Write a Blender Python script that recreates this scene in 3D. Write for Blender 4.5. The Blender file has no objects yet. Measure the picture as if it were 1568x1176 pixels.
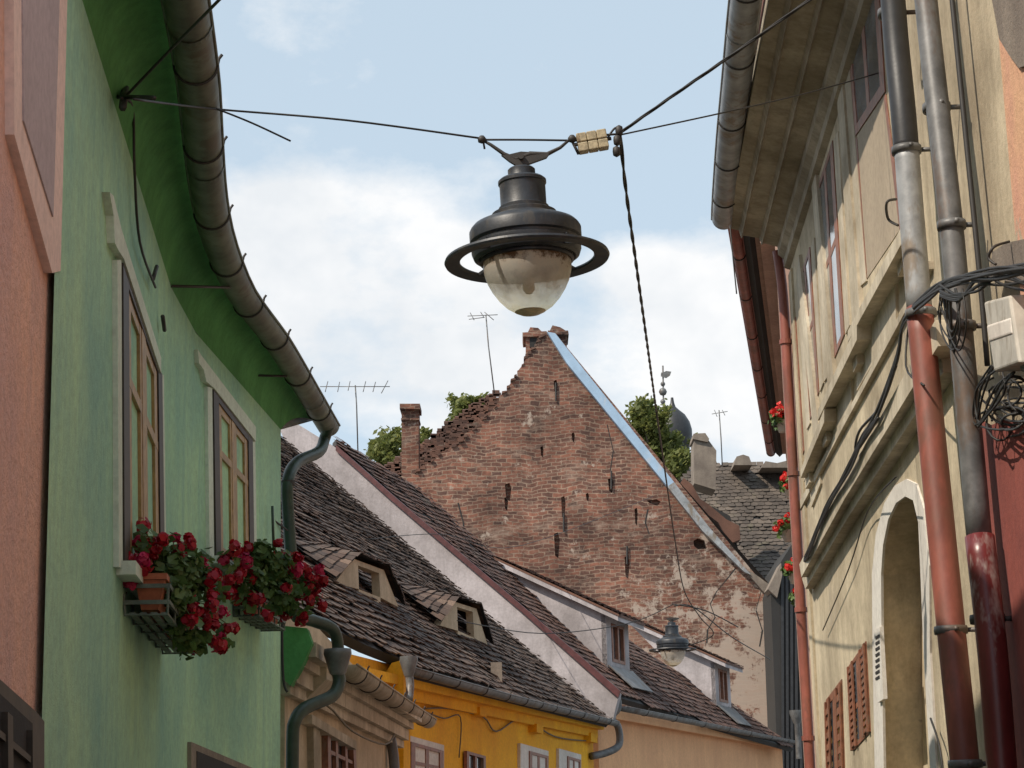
import bpy, math, random, bmesh
from mathutils import Vector, Matrix
random.seed(7)
S=bpy.context.scene
# ---------------------------------------------------------------- camera
FP=3000.; CX=784.; CY=588.
pitch=math.atan(682/3000.); roll=.025
C=Vector((0,0,1.6))
fw=Vector((0,math.cos(pitch),math.sin(pitch)))
R0=Vector((1,0,0)); U0=Vector((0,-math.sin(pitch),math.cos(pitch)))
R=R0*math.cos(roll)-U0*math.sin(roll); U=R0*math.sin(roll)+U0*math.cos(roll)
cd=bpy.data.cameras.new('camera'); cam=bpy.data.objects.new('camera',cd); S.collection.objects.link(cam)
cam.matrix_world=Matrix(((R.x,U.x,-fw.x,C.x),(R.y,U.y,-fw.y,C.y),(R.z,U.z,-fw.z,C.z),(0,0,0,1)))
cd.lens=36*FP/1568; cd.sensor_width=36; cd.clip_end=3000; cd.clip_start=.05
S.camera=cam
S.view_settings.view_transform='Standard'; S.view_settings.look='None'; S.view_settings.exposure=0
# survey helpers: sight lines intersected with the real planes of the street
def ray(u,v): return fw+R*((u-CX)/FP)+U*((CY-v)/FP)
def P(u,v,y): d=ray(u,v); return C+d*(y/d.y)
def Pz(u,v,z): d=ray(u,v); return C+d*((z-C.z)/d.z)
def Ppl(u,v,p0,n): d=ray(u,v); return C+d*((p0-C).dot(n)/d.dot(n))
ZU=Vector((0,0,1))
# ---------------------------------------------------------------- materials
def new_mat(name):
    m=bpy.data.materials.new(name); m.use_nodes=True; nt=m.node_tree
    return m,nt,nt.nodes['Principled BSDF'],nt.nodes['Material Output']
def N(nt,t,**k):
    n=nt.nodes.new(t)
    for a,b in k.items(): setattr(n,a,b)
    return n
def noise(nt,scale,detail=5,rough=.6,vec=None,sc=None):
    n=N(nt,'ShaderNodeTexNoise'); n.inputs['Scale'].default_value=scale; n.inputs['Detail'].default_value=min(detail,5); n.inputs['Roughness'].default_value=rough
    tc=N(nt,'ShaderNodeTexCoord')
    if sc:
        mp=N(nt,'ShaderNodeMapping'); mp.inputs['Scale'].default_value=sc
        nt.links.new(tc.outputs['Object'],mp.inputs['Vector']); nt.links.new(mp.outputs[0],n.inputs['Vector'])
    else: nt.links.new(tc.outputs['Object'],n.inputs['Vector'])
    return n.outputs['Fac']
def ramp(nt,fac,stops):
    r=N(nt,'ShaderNodeValToRGB'); e=r.color_ramp.elements
    e[0].position=stops[0][0]; e[0].color=(*stops[0][1],1); e[1].position=stops[-1][0]; e[1].color=(*stops[-1][1],1)
    for p,c in stops[1:-1]:
        q=e.new(p); q.color=(*c,1)
    nt.links.new(fac,r.inputs['Fac']); return r.outputs['Color']
def mix(nt,fac,a,b,mode='MIX'):
    m=N(nt,'ShaderNodeMix',data_type='RGBA',blend_type=mode)
    for s,i in ((fac,0),(a,6),(b,7)):
        if isinstance(s,(float,int)): m.inputs[i].default_value=s
        elif isinstance(s,tuple): m.inputs[i].default_value=(*s,1)
        else: nt.links.new(s,m.inputs[i])
    return m.outputs[2]
def bump(nt,b,h,strength,dist):
    n=N(nt,'ShaderNodeBump'); n.inputs['Strength'].default_value=strength; n.inputs['Distance'].default_value=dist
    nt.links.new(h,n.inputs['Height']); nt.links.new(n.outputs[0],b.inputs['Normal'])
def sc3(c,k): return tuple(min(1,x*k) for x in c)
def plaster(name,col,stain=None,amt=.5,bs=.4,rough=.9,grain=60,bd=.01,patch=None):
    m,nt,b,o=new_mat(name)
    stain=stain or sc3(col,.72)
    f=ramp(nt,noise(nt,.9,7,.65),[(.38,(0,0,0)),(.66,(1,1,1))])
    c=mix(nt,f,col,tuple(col[i]*(1-amt)+stain[i]*amt for i in range(3)))
    st=ramp(nt,noise(nt,1.0,6,.7,sc=(5,5,.45)),[(.45,(0,0,0)),(.72,(1,1,1))])
    c=mix(nt,st,c,mix(nt,.75*amt,c,stain))
    sp=ramp(nt,noise(nt,22,4,.7),[(.3,(.84,.84,.84)),(.6,(1.05,1.05,1.05))])
    c=mix(nt,1.0,c,sp,'MULTIPLY')
    if patch:
        pf=ramp(nt,noise(nt,patch[1],8,.7),[(patch[2],(0,0,0)),(patch[2]+.02,(1,1,1))])
        c=mix(nt,pf,c,patch[0])
    nt.links.new(c,b.inputs['Base Color']); b.inputs['Roughness'].default_value=rough
    h=mix(nt,.35,noise(nt,grain,4,.7),noise(nt,5,5,.6))
    bump(nt,b,h,bs,bd); return m
def metal(name,col,rough=.5,met=0.,var=.35,rust=None,sc=9,zs=1.):
    m,nt,b,o=new_mat(name)
    f=ramp(nt,noise(nt,sc,6,.65,sc=(1,1,zs)),[(.35,sc3(col,1-var)),(.65,sc3(col,1+var*.4))])
    if rust:
        rf=ramp(nt,noise(nt,sc*.6,8,.7,sc=(1,1,.4)),[(.53,(0,0,0)),(.62,(1,1,1))]); f=mix(nt,rf,f,rust)
    nt.links.new(f,b.inputs['Base Color']); b.inputs['Roughness'].default_value=rough; b.inputs['Metallic'].default_value=met
    bump(nt,b,noise(nt,sc*5,3,.6),.15,.004); return m
def tilemat(name,cols,moss=None):
    m,nt,b,o=new_mat(name)
    g=N(nt,'ShaderNodeNewGeometry')
    k=len(cols); c=ramp(nt,g.outputs['Random Per Island'],[(i/(k-1.),cols[i]) for i in range(k)])
    f=ramp(nt,noise(nt,.6,6,.65),[(.35,(.55,.52,.51)),(.68,(1.2,1.15,1.10))]); c=mix(nt,1.,c,f,'MULTIPLY')
    if moss:
        mf=ramp(nt,noise(nt,1.7,8,.7),[(.56,(0,0,0)),(.70,(1,1,1))]); c=mix(nt,mf,c,moss)
    sp=ramp(nt,noise(nt,35,3,.7),[(.35,(.75,.75,.75)),(.65,(1.15,1.15,1.15))]); c=mix(nt,1.,c,sp,'MULTIPLY')
    nt.links.new(c,b.inputs['Base Color']); b.inputs['Roughness'].default_value=.8
    return m
def leafmat(name,cols,rough=.55,tr=.3):
    m,nt,b,o=new_mat(name)
    g=N(nt,'ShaderNodeNewGeometry'); k=len(cols)
    c=ramp(nt,g.outputs['Random Per Island'],[(i/(k-1.),cols[i]) for i in range(k)])
    nt.links.new(c,b.inputs['Base Color']); b.inputs['Roughness'].default_value=rough
    t=N(nt,'ShaderNodeBsdfTranslucent'); nt.links.new(c,t.inputs['Color'])
    x=N(nt,'ShaderNodeMixShader'); x.inputs[0].default_value=tr
    nt.links.new(b.outputs[0],x.inputs[1]); nt.links.new(t.outputs[0],x.inputs[2]); nt.links.new(x.outputs[0],o.inputs[0]); return m
def glassmat(name,col=(.05,.06,.07),rough=.06):
    m,nt,b,o=new_mat(name)
    c=ramp(nt,noise(nt,2.5,3,.5),[(.4,sc3(col,.5)),(.65,sc3(col,1.6))])
    nt.links.new(c,b.inputs['Base Color']); b.inputs['Roughness'].default_value=rough; b.inputs['Specular IOR Level'].default_value=.9
    bump(nt,b,noise(nt,2.2,2,.5),.08,.02); return m
M={}
M['green']=plaster('green_plaster',(.45,.70,.43),(.26,.50,.40),.9,.6)
M['cove']=plaster('cove_green_shaded',(.12,.38,.12),(.05,.21,.06),.9,.3)  # deep green, darker than the wall: eave shade put into the base colour
M['greentrim']=plaster('pale_trim',(.70,.78,.66),None,.4,.3)
M['pink']=plaster('pink_plaster',(.84,.50,.36),(.62,.40,.37),.9,1.0,grain=38,bd=.02)
M['pinktrim']=plaster('pink_trim',(.86,.66,.58),None,.3,.2)
M['lilac']=plaster('lilac_panel',(.50,.42,.43),None,.3,.1)
M['cream']=plaster('cream_plaster',(.64,.54,.38),(.30,.24,.16),1.,.5,patch=((.40,.33,.24),1.5,.62))
M['creamtrim']=plaster('cream_trim',(.66,.58,.45),(.30,.245,.17),1.,.35)
M['soffit']=plaster('soffit_paint',(.48,.41,.31),(.22,.18,.12),1.,.4)
M['niche']=plaster('niche_plaster',(.42,.38,.26),(.28,.25,.17),.7,.3)
M['beige']=plaster('beige_plaster',(.62,.50,.34),(.36,.28,.18),.9,.3)
M['yellow']=plaster('yellow_plaster',(.90,.48,.012),(.72,.32,.012),.8,.3)
M['salmon']=plaster('salmon_plaster',(.80,.44,.22),(.64,.33,.17),.8,.3)
M['orange']=plaster('orange_plaster',(.70,.43,.24),(.60,.29,.22),.9,.7,patch=((.44,.36,.26),.9,.60))
M['redwall']=plaster('red_plaster',(.32,.08,.06),(.2,.05,.04),.9,.4)
M['white']=plaster('lime_white',(.50,.455,.465),(.28,.25,.25),1.,.2)
M['whitew']=plaster('white_trim',(.74,.70,.64),(.5,.45,.4),.6,.2)
M['farpink']=plaster('far_pink',(.50,.33,.26),(.35,.22,.18),.8,.3)
M['dark']=plaster('dark_timber_and_gaps',(.035,.033,.032),(.02,.02,.02),.5,.4)  # near-black for timber, also painted as the shade in openings and gaps
M['stone']=plaster('old_stone',(.30,.25,.20),(.15,.12,.10),.9,.8)
M['grmetal']=metal('gutter_zinc',(.13,.15,.11),.5,.1,.5,(.085,.075,.045),5)
M['dkgreen']=metal('green_pipe',(.035,.06,.04),.45)
M['zinc']=metal('zinc_grey',(.34,.35,.36),.5,.15,.35,(.22,.18,.14),6)
M['zincb']=metal('zinc_weathered',(.16,.16,.16),.5,.15,.45,(.12,.085,.065),6)
M['redpipe']=metal('red_pipe',(.28,.085,.06),.5,0,.4,(.17,.065,.045),5,.4)
M['maroon']=metal('maroon_pipe',(.14,.022,.022),.35,0,.4,(.30,.25,.23),7,.3)
M['maroonf']=metal('maroon_fascia',(.11,.035,.035),.5)
M['black']=metal('black_pipe',(.03,.03,.032),.45,0,.3)
M['lampmetal']=metal('lamp_metal',(.030,.034,.042),.45,.1,.4,(.055,.05,.045),14)
M['cable']=metal('cable_rubber',(.025,.023,.022),.6,0,.2)
M['cableg']=metal('cable_grey',(.16,.12,.07),.7,0,.3)
M['iron']=metal('wrought_iron',(.04,.035,.032),.6,0,.3)
M['ceramic']=metal('insulator_ceramic',(.50,.42,.27),.5,0,.4,(.2,.14,.08),30)
M['box']=metal('box_plastic',(.50,.47,.41),.55,0,.2,(.3,.26,.2),9)
M['blueflash']=metal('blue_flashing',(.36,.50,.66),.5,0,.2,(.5,.52,.55),1.5)
M['terracotta']=metal('terracotta',(.42,.12,.05),.7,0,.3)
M['wooddark']=metal('dark_wood',(.045,.032,.022),.55,0,.4,None,12)
M['woodtan']=metal('tan_wood',(.42,.26,.10),.5,0,.35,None,12)
M['woodred']=metal('redbrown_wood',(.28,.11,.06),.55,0,.4,(.2,.12,.08),14)
M['woodgrey']=metal('grey_wood',(.12,.15,.12),.7,0,.4)
M['glass']=glassmat('window_glass'); M['glassl']=glassmat('window_glass_light',(.16,.18,.20),.08)
M['blind']=plaster('window_blind',(.42,.34,.25),None,.5,.1)
M['roofA']=tilemat('old_roof_tiles',[(.068,.044,.034),(.105,.066,.049),(.15,.094,.068),(.085,.058,.046),(.22,.15,.11)],(.13,.10,.078))
M['roofB']=tilemat('brown_roof_tiles',[(.085,.044,.034),(.13,.066,.047),(.18,.088,.06),(.105,.058,.044)],(.145,.11,.085))
M['roofC']=tilemat('slate_roof_tiles',[(.075,.062,.052),(.11,.09,.075),(.14,.115,.095)],(.11,.095,.065))
M['redtile']=tilemat('red_roof_tiles',[(.20,.075,.055),(.28,.11,.075),(.16,.065,.05)])
M['leafd']=leafmat('tree_leaves',[(.10,.12,.03),(.16,.19,.05),(.24,.25,.07),(.12,.14,.04)],.6,.45)
M['leafg']=leafmat('geranium_leaves',[(.045,.09,.022),(.08,.15,.04),(.14,.21,.06),(.05,.10,.025)])
M['petal']=leafmat('geranium_petals',[(.30,.004,.012),(.50,.008,.02),(.40,.006,.03),(.22,.003,.01)],.5,.25)
M['petalp']=leafmat('geranium_petals_magenta',[(.45,.01,.05),(.60,.03,.12),(.5,.015,.07)],.5,.25)
M['petalr']=leafmat('geranium_petals_scarlet',[(.60,.02,.02),(.75,.04,.03),(.5,.015,.015)],.5,.25)
M['bark']=metal('bark',(.10,.08,.06),.9)
M['paving']=plaster('cobble_paving',(.20,.19,.175),(.12,.115,.11),.9,.8)
M['ochre']=metal('lamp_bottom',(.62,.52,.32),.3,0,.3,None,20)
def brickmat():
    m,nt,b,o=new_mat('weathered_brick')
    tc=N(nt,'ShaderNodeTexCoord'); sp=N(nt,'ShaderNodeSeparateXYZ'); cb=N(nt,'ShaderNodeCombineXYZ')
    nt.links.new(tc.outputs['Object'],sp.inputs[0])
    dn=noise(nt,.8,2,.5); dn2=noise(nt,5,2,.5)
    def ma(a,k,c):
        n=N(nt,'ShaderNodeMath',operation='MULTIPLY_ADD'); n.inputs[1].default_value=k; nt.links.new(a,n.inputs[0]); nt.links.new(c,n.inputs[2]); return n.outputs[0]
    zz=ma(dn2,.08,ma(dn,.45,sp.outputs['Z'])); xx=ma(dn2,.16,sp.outputs['X'])
    nt.links.new(xx,cb.inputs[0]); nt.links.new(zz,cb.inputs[1])
    br=N(nt,'ShaderNodeTexBrick'); br.inputs['Scale'].default_value=1
    br.inputs['Brick Width'].default_value=.31; br.inputs['Row Height'].default_value=.118; br.inputs['Mortar Size'].default_value=.016; br.inputs['Mortar Smooth'].default_value=.5; br.inputs['Bias'].default_value=-.05
    br.inputs['Color1'].default_value=(.225,.098,.066,1); br.inputs['Color2'].default_value=(.085,.045,.036,1); br.inputs['Mortar'].default_value=(.25,.18,.135,1)
    nt.links.new(cb.outputs[0],br.inputs['Vector'])
    f=ramp(nt,noise(nt,.45,8,.7),[(.33,(.42,.40,.40)),(.5,(.9,.88,.87)),(.70,(1.45,1.42,1.4))])
    c=mix(nt,1.,br.outputs['Color'],f,'MULTIPLY')
    f2=ramp(nt,noise(nt,3.2,6,.8,sc=(1,1,1.8)),[(.3,(.48,.47,.47)),(.7,(1.55,1.52,1.48))]); c=mix(nt,1.,c,f2,'MULTIPLY')
    mr=N(nt,'ShaderNodeMapRange'); mr.inputs[1].default_value=12.; mr.inputs[2].default_value=6.; nt.links.new(sp.outputs['Z'],mr.inputs[0])
    mx=N(nt,'ShaderNodeMapRange'); mx.inputs[1].default_value=1.; mx.inputs[2].default_value=7.; nt.links.new(sp.outputs['X'],mx.inputs[0])
    mm=N(nt,'ShaderNodeMath',operation='MULTIPLY'); nt.links.new(mr.outputs[0],mm.inputs[0]); nt.links.new(mx.outputs[0],mm.inputs[1])
    m2=ma(mm.outputs[0],.22,noise(nt,1.3,9,.75))
    pf=ramp(nt,m2,[(.60,(0,0,0)),(.66,(.85,.85,.85))]); c=mix(nt,pf,c,(.42,.34,.28))
    hf=ramp(nt,noise(nt,1.1,9,.8,sc=(.6,1,1.5)),[(.52,(0,0,0)),(.68,(.6,.6,.6))]); c=mix(nt,hf,c,(.36,.26,.20))
    nt.links.new(c,b.inputs['Base Color']); b.inputs['Roughness'].default_value=.9
    bump(nt,b,br.outputs['Fac'],-.6,.04); return m
M['brick']=brickmat()
def globemat():
    m,nt,b,o=new_mat('lamp_globe')
    tc=N(nt,'ShaderNodeTexCoord'); sp=N(nt,'ShaderNodeSeparateXYZ'); nt.links.new(tc.outputs['Object'],sp.inputs[0])
    mr=N(nt,'ShaderNodeMapRange'); mr.inputs[1].default_value=-.28; mr.inputs[2].default_value=.0; nt.links.new(sp.outputs['Z'],mr.inputs[0])
    nn=noise(nt,13,7,.75)
    a=N(nt,'ShaderNodeMath',operation='MULTIPLY_ADD'); a.inputs[1].default_value=.8; nt.links.new(nn,a.inputs[0]); nt.links.new(mr.outputs[0],a.inputs[2])
    a2=N(nt,'ShaderNodeMath',operation='SUBTRACT'); a2.inputs[1].default_value=.42; nt.links.new(a.outputs[0],a2.inputs[0])
    c=ramp(nt,a2.outputs[0],[(.1,(.93,.87,.72)),(.35,(.96,.94,.88)),(.60,(.86,.82,.75)),(.80,(.74,.66,.57))])
    df=ramp(nt,a2.outputs[0],[(.80,(0,0,0)),(.93,(1,1,1))])
    c=mix(nt,df,c,(.16,.095,.06))
    spf=ramp(nt,noise(nt,8,5,.8),[(.64,(0,0,0)),(.70,(1,1,1))]); c=mix(nt,spf,c,(.25,.16,.12))
    nt.links.new(c,b.inputs['Base Color']); b.inputs['Roughness'].default_value=.2; b.inputs['Specular IOR Level'].default_value=.5
    t=N(nt,'ShaderNodeBsdfTranslucent'); nt.links.new(c,t.inputs['Color'])
    x=N(nt,'ShaderNodeMixShader'); x.inputs[0].default_value=.45
    tr=N(nt,'ShaderNodeBsdfTransparent'); nt.links.new(c,tr.inputs['Color'])
    y=N(nt,'ShaderNodeMixShader'); fr=ramp(nt,a2.outputs[0],[(.25,(.72,.72,.72)),(.60,(.36,.36,.36)),(.85,(.1,.1,.1))]); nt.links.new(fr,y.inputs[0])
    nt.links.new(b.outputs[0],x.inputs[1]); nt.links.new(t.outputs[0],x.inputs[2]); nt.links.new(x.outputs[0],y.inputs[1]); nt.links.new(tr.outputs[0],y.inputs[2]); nt.links.new(y.outputs[0],o.inputs[0]); return m
M['globe']=globemat()
# ---------------------------------------------------------------- mesh helpers
def group(name,loc=None):
    e=bpy.data.objects.new(name,None); S.collection.objects.link(e); e.empty_display_size=.2
    return e
def mk(name,verts,faces,mat,parent=None,smooth=False,recalc=True):
    me=bpy.data.meshes.new(name); me.from_pydata([tuple(v) for v in verts],[],faces); me.update()
    if recalc:
        bm=bmesh.new(); bm.from_mesh(me); bmesh.ops.recalc_face_normals(bm,faces=bm.faces); bm.to_mesh(me); bm.free()
    if smooth: me.polygons.foreach_set('use_smooth',[True]*len(me.polygons))
    o=bpy.data.objects.new(name,me); S.collection.objects.link(o)
    if mat: me.materials.append(M[mat] if isinstance(mat,str) else mat)
    if parent: o.parent=parent
    return o
class MB:
    def __init__(s): s.v=[]; s.f=[]
    def add(s,v,f):
        n=len(s.v); s.v+=[Vector(x) for x in v]; s.f+=[tuple(i+n for i in q) for q in f]; return s
    def hexa(s,a): return s.add(a,[(0,1,2,3),(7,6,5,4),(0,4,5,1),(1,5,6,2),(2,6,7,3),(3,7,4,0)])
    def prism(s,pts,vec):
        n=len(pts); vec=Vector(vec)
        return s.add(list(pts)+[p+vec for p in pts],[tuple(range(n)),tuple(range(2*n-1,n-1,-1))]+[(i,(i+1)%n,(i+1)%n+n,i+n) for i in range(n)])
    def tube(s,pts,r,seg=10,cap=True):
        pts=[Vector(p) for p in pts]; n=len(pts); rs=r if isinstance(r,(list,tuple)) else [r]*n
        t0=(pts[1]-pts[0]).normalized(); up=Vector((0,0,1)) if abs(t0.z)<.9 else Vector((1,0,0))
        x=t0.cross(up).normalized(); V=[]; F=[]
        for i in range(n):
            t=((pts[min(i+1,n-1)]-pts[i]).normalized()+(pts[i]-pts[max(i-1,0)]).normalized())
            t=t.normalized() if t.length>1e-6 else t0
            x=(x-t*x.dot(t)).normalized(); y=t.cross(x)
            for k in range(seg):
                a=2*math.pi*k/seg; V.append(pts[i]+(x*math.cos(a)+y*math.sin(a))*rs[i])
        for i in range(n-1):
            for k in range(seg): F.append((i*seg+k,i*seg+(k+1)%seg,(i+1)*seg+(k+1)%seg,(i+1)*seg+k))
        if cap: F.append(tuple(range(seg))[::-1]); F.append(tuple(range((n-1)*seg,n*seg)))
        return s.add(V,F)
    def lathe(s,prof,c,seg=40,tilt=None):
        V=[];F=[]; n=len(prof)
        for r,z in prof:
            for k in range(seg):
                a=2*math.pi*k/seg; p=Vector((r*math.cos(a),r*math.sin(a),z))
                if tilt: p=tilt@p
                V.append(p+Vector(c))
        for i in range(n-1):
            for k in range(seg): F.append((i*seg+k,i*seg+(k+1)%seg,(i+1)*seg+(k+1)%seg,(i+1)*seg+k))
        return s.add(V,F)
    def build(s,name,mat,parent=None,smooth=False,recalc=True): return mk(name,s.v,s.f,mat,parent,smooth,recalc)
def smoothpts(p,k=5):
    p=[Vector(x) for x in p]; o=[]
    for i in range(len(p)-1):
        a=p[max(i-1,0)];b=p[i];c=p[i+1];d=p[min(i+2,len(p)-1)]
        for j in range(k):
            t=j/k; o.append(.5*((2*b)+(c-a)*t+(2*a-5*b+4*c-d)*t*t+(3*b-a-3*c+d)*t**3))
    o.append(p[-1]); return o
def tubeo(name,pts,r,mat,parent,seg=12,sm=True,k=4):
    if sm: pts=smoothpts(pts,k)
    return MB().tube(pts,r,seg).build(name,mat,parent,True)
class Wall:
    def __init__(s,a,b,side):   # a,b plan points; side +1 -> outward on +x side
        s.a=Vector((a[0],a[1],0)); d=Vector((b[0]-a[0],b[1]-a[1],0)); s.len=d.length; s.e=d.normalized()
        n=Vector((s.e.y,-s.e.x,0)); s.n=n if n.x*side>0 else -n
    def pt(s,u,v,off=0): return Ppl(u,v,s.a+s.n*off,s.n)
    def sz(s,t,z,off=0): return s.a+s.e*t+s.n*off+ZU*z
    def slab(s,mb,px,off,depth): mb.prism([s.pt(u,v,off) for u,v in px],-s.n*depth)
class Quad:
    def __init__(s,w,tl,tr,br,bl,off=0): s.c=[w.pt(*q,off) for q in (tl,tr,br,bl)]; s.n=w.n
    def pt(s,a,b,o=0):
        tl,tr,br,bl=s.c; return (tl*(1-a)+tr*a)*b+(bl*(1-a)+br*a)*(1-b)+s.n*o
    def box(s,mb,a0,a1,b0,b1,o0,o1):
        p=[s.pt(a0,b0,o0),s.pt(a1,b0,o0),s.pt(a1,b1,o0),s.pt(a0,b1,o0)]; q=[s.pt(a0,b0,o1),s.pt(a1,b0,o1),s.pt(a1,b1,o1),s.pt(a0,b1,o1)]
        mb.hexa(p+q)
def window(par,Q,frame,glass,nx=2,rows=(.6,),fa=.1,fb=.05,o0=-.1,o1=.0,name='window',sash=None):
    m=MB(); Q.box(m,0,fa,0,1,o0,o1); Q.box(m,1-fa,1,0,1,o0,o1); Q.box(m,fa,1-fa,0,fb,o0,o1-.001); Q.box(m,fa,1-fa,1-fb,1,o0,o1-.001)
    m.build(name+'_frame',frame,par)
    m=MB(); dd=o1-o0
    for i in range(1,nx):
        a=i/nx; Q.box(m,a-fa*.4,a+fa*.4,fb,1-fb,o0+dd*.2,o1-dd*.15)
    for r in rows: Q.box(m,fa,1-fa,r-fb*.5,r+fb*.5,o0+dd*.24,o1-dd*.2)
    if sash:
        k=fa*.7
        for i in range(nx):
            a0=fa+(1-2*fa)*i/nx; a1=fa+(1-2*fa)*(i+1)/nx
            Q.box(m,a0+.003,a0+k,fb,1-fb,o0+dd*.2,o1-dd*.25); Q.box(m,a1-k,a1-.003,fb,1-fb,o0+dd*.2,o1-dd*.25)
            Q.box(m,a0+k,a1-k,fb,fb*2,o0+dd*.2,o1-dd*.3); Q.box(m,a0+k,a1-k,1-fb*2,1-fb,o0+dd*.2,o1-dd*.3)
    if m.v: m.build(name+'_sash',sash or frame,par)
    m=MB(); Q.box(m,fa*.5,1-fa*.5,fb*.5,1-fb*.5,o0-.02,o0+dd*.1); m.build(name+'_glass',glass,par)
def cut(obj,cutters):
    for c in cutters:
        md=obj.modifiers.new('b','BOOLEAN'); md.operation='DIFFERENCE'; md.object=c; md.solver='EXACT'
    bpy.context.view_layer.update()
    ev=obj.evaluated_get(bpy.context.evaluated_depsgraph_get()); me=bpy.data.meshes.new_from_object(ev)
    obj.modifiers.clear(); obj.data=me
    for c in cutters: bpy.data.objects.remove(c)
def inpoly(x,y,p):
    r=False; j=len(p)-1
    for i in range(len(p)):
        if (p[i][1]>y)!=(p[j][1]>y) and x<(p[j][0]-p[i][0])*(y-p[i][1])/(p[j][1]-p[i][1])+p[i][0]: r=not r
        j=i
    return r
class Roof:
    def __init__(s,p1,p2,tan):
        s.o=Vector(p1); d=Vector(p2)-s.o; s.e=d.normalized(); h=Vector((d.x,d.y,0)).normalized(); s.out=Vector((h.y,-h.x,0)); s.tan=tan
        s.up=(-s.out+ZU*tan); s.up=(s.up-s.e*s.up.dot(s.e)).normalized(); s.n=s.e.cross(s.up).normalized()
        if s.n.z<0: s.n=-s.n
    def hit(s,u,v,off=0): return Ppl(u,v,s.o+s.n*off,s.n)
    def ab(s,p): d=p-s.o; return (d.dot(s.e),d.dot(s.up))
    def tiles(s,name,px,mat,par,w=.18,h=.16,jit=1.,pts=None,base='dark',holes=()):
        P3=pts or [s.hit(u,v) for u,v in px]; pl=[s.ab(p) for p in P3]
        m=MB(); m.prism([p-s.n*.02 for p in P3],-s.n*.12); m.build(name+'_deck',base,par)
        a0=min(p[0] for p in pl);a1=max(p[0] for p in pl);b0=min(p[1] for p in pl);b1=max(p[1] for p in pl)
        m=MB(); rnd=random.Random(3); row=0; b=b0
        while b<b1:
            a=a0+(w/2 if row%2 else 0); wob=.012*math.sin(row*1.7)
            while a<a1:
                if inpoly(a,b+h*.5,pl):
                    if rnd.random()>.006:
                        ln=h*1.45; hw=w*.48; j=rnd.gauss(0,.012)*jit; k=rnd.gauss(0,.014)*jit; lf=.03+abs(rnd.gauss(0,.010))*jit; sag=.035*math.sin(a*.9+1)*math.sin(b*.8)
                        if rnd.random()<.02: j-=.05; lf+=.03; k*=3
                        bb=b+j+wob
                        def q(x,y,z): return s.o+s.e*(a+x+k*(y-bb)/h)+s.up*y+s.n*(z+sag)
                        v=[q(-hw,bb+ln,.0),q(hw,bb+ln,.0),q(hw,bb+h*.22,lf*.9),q(hw*.6,bb+.03*h,lf),q(0,bb,lf+.002),q(-hw*.6,bb+.03*h,lf),q(-hw,bb+h*.22,lf*.9)]
                        v+=[x-s.n*.018 for x in v[2:7]]
                        m.add(v,[(0,1,2,3,4,5,6),(2,7,8,3),(3,8,9,4),(4,9,10,5),(5,10,11,6)])
                a+=w
            b+=h; row+=1
        return m.build(name+'_tiles',mat,par,False,False)
def tilepatch(m,a,b,c,d,w,h,rnd):
    nr=max(1,round(((d-a).length+(c-b).length)/2/h)); nc=max(1,round((b-a).length/w))
    nn=((b-a).cross(d-a)).normalized(); 
    if nn.z<0: nn=-nn
    for r in range(nr):
        for k in range(nc):
            sh=.5/nc if r%2 else 0
            s0=k/nc+sh; s1=min(1.,(k+.95)/nc+sh); t0=r/nr+rnd.gauss(0,.01); t1=min(1.05,(r+1.4)/nr); lf=.03+abs(rnd.gauss(0,.01))
            f=lambda s,t:(a.lerp(b,s)).lerp(d.lerp(c,s),t)
            v=[f(s0,t1),f(s1,t1),f(s1,t0)+nn*lf,f(s0,t0)+nn*lf]; v+=[v[2]-nn*.02,v[3]-nn*.02]
            m.add(v,[(0,1,2,3),(3,2,4,5)])
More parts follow.
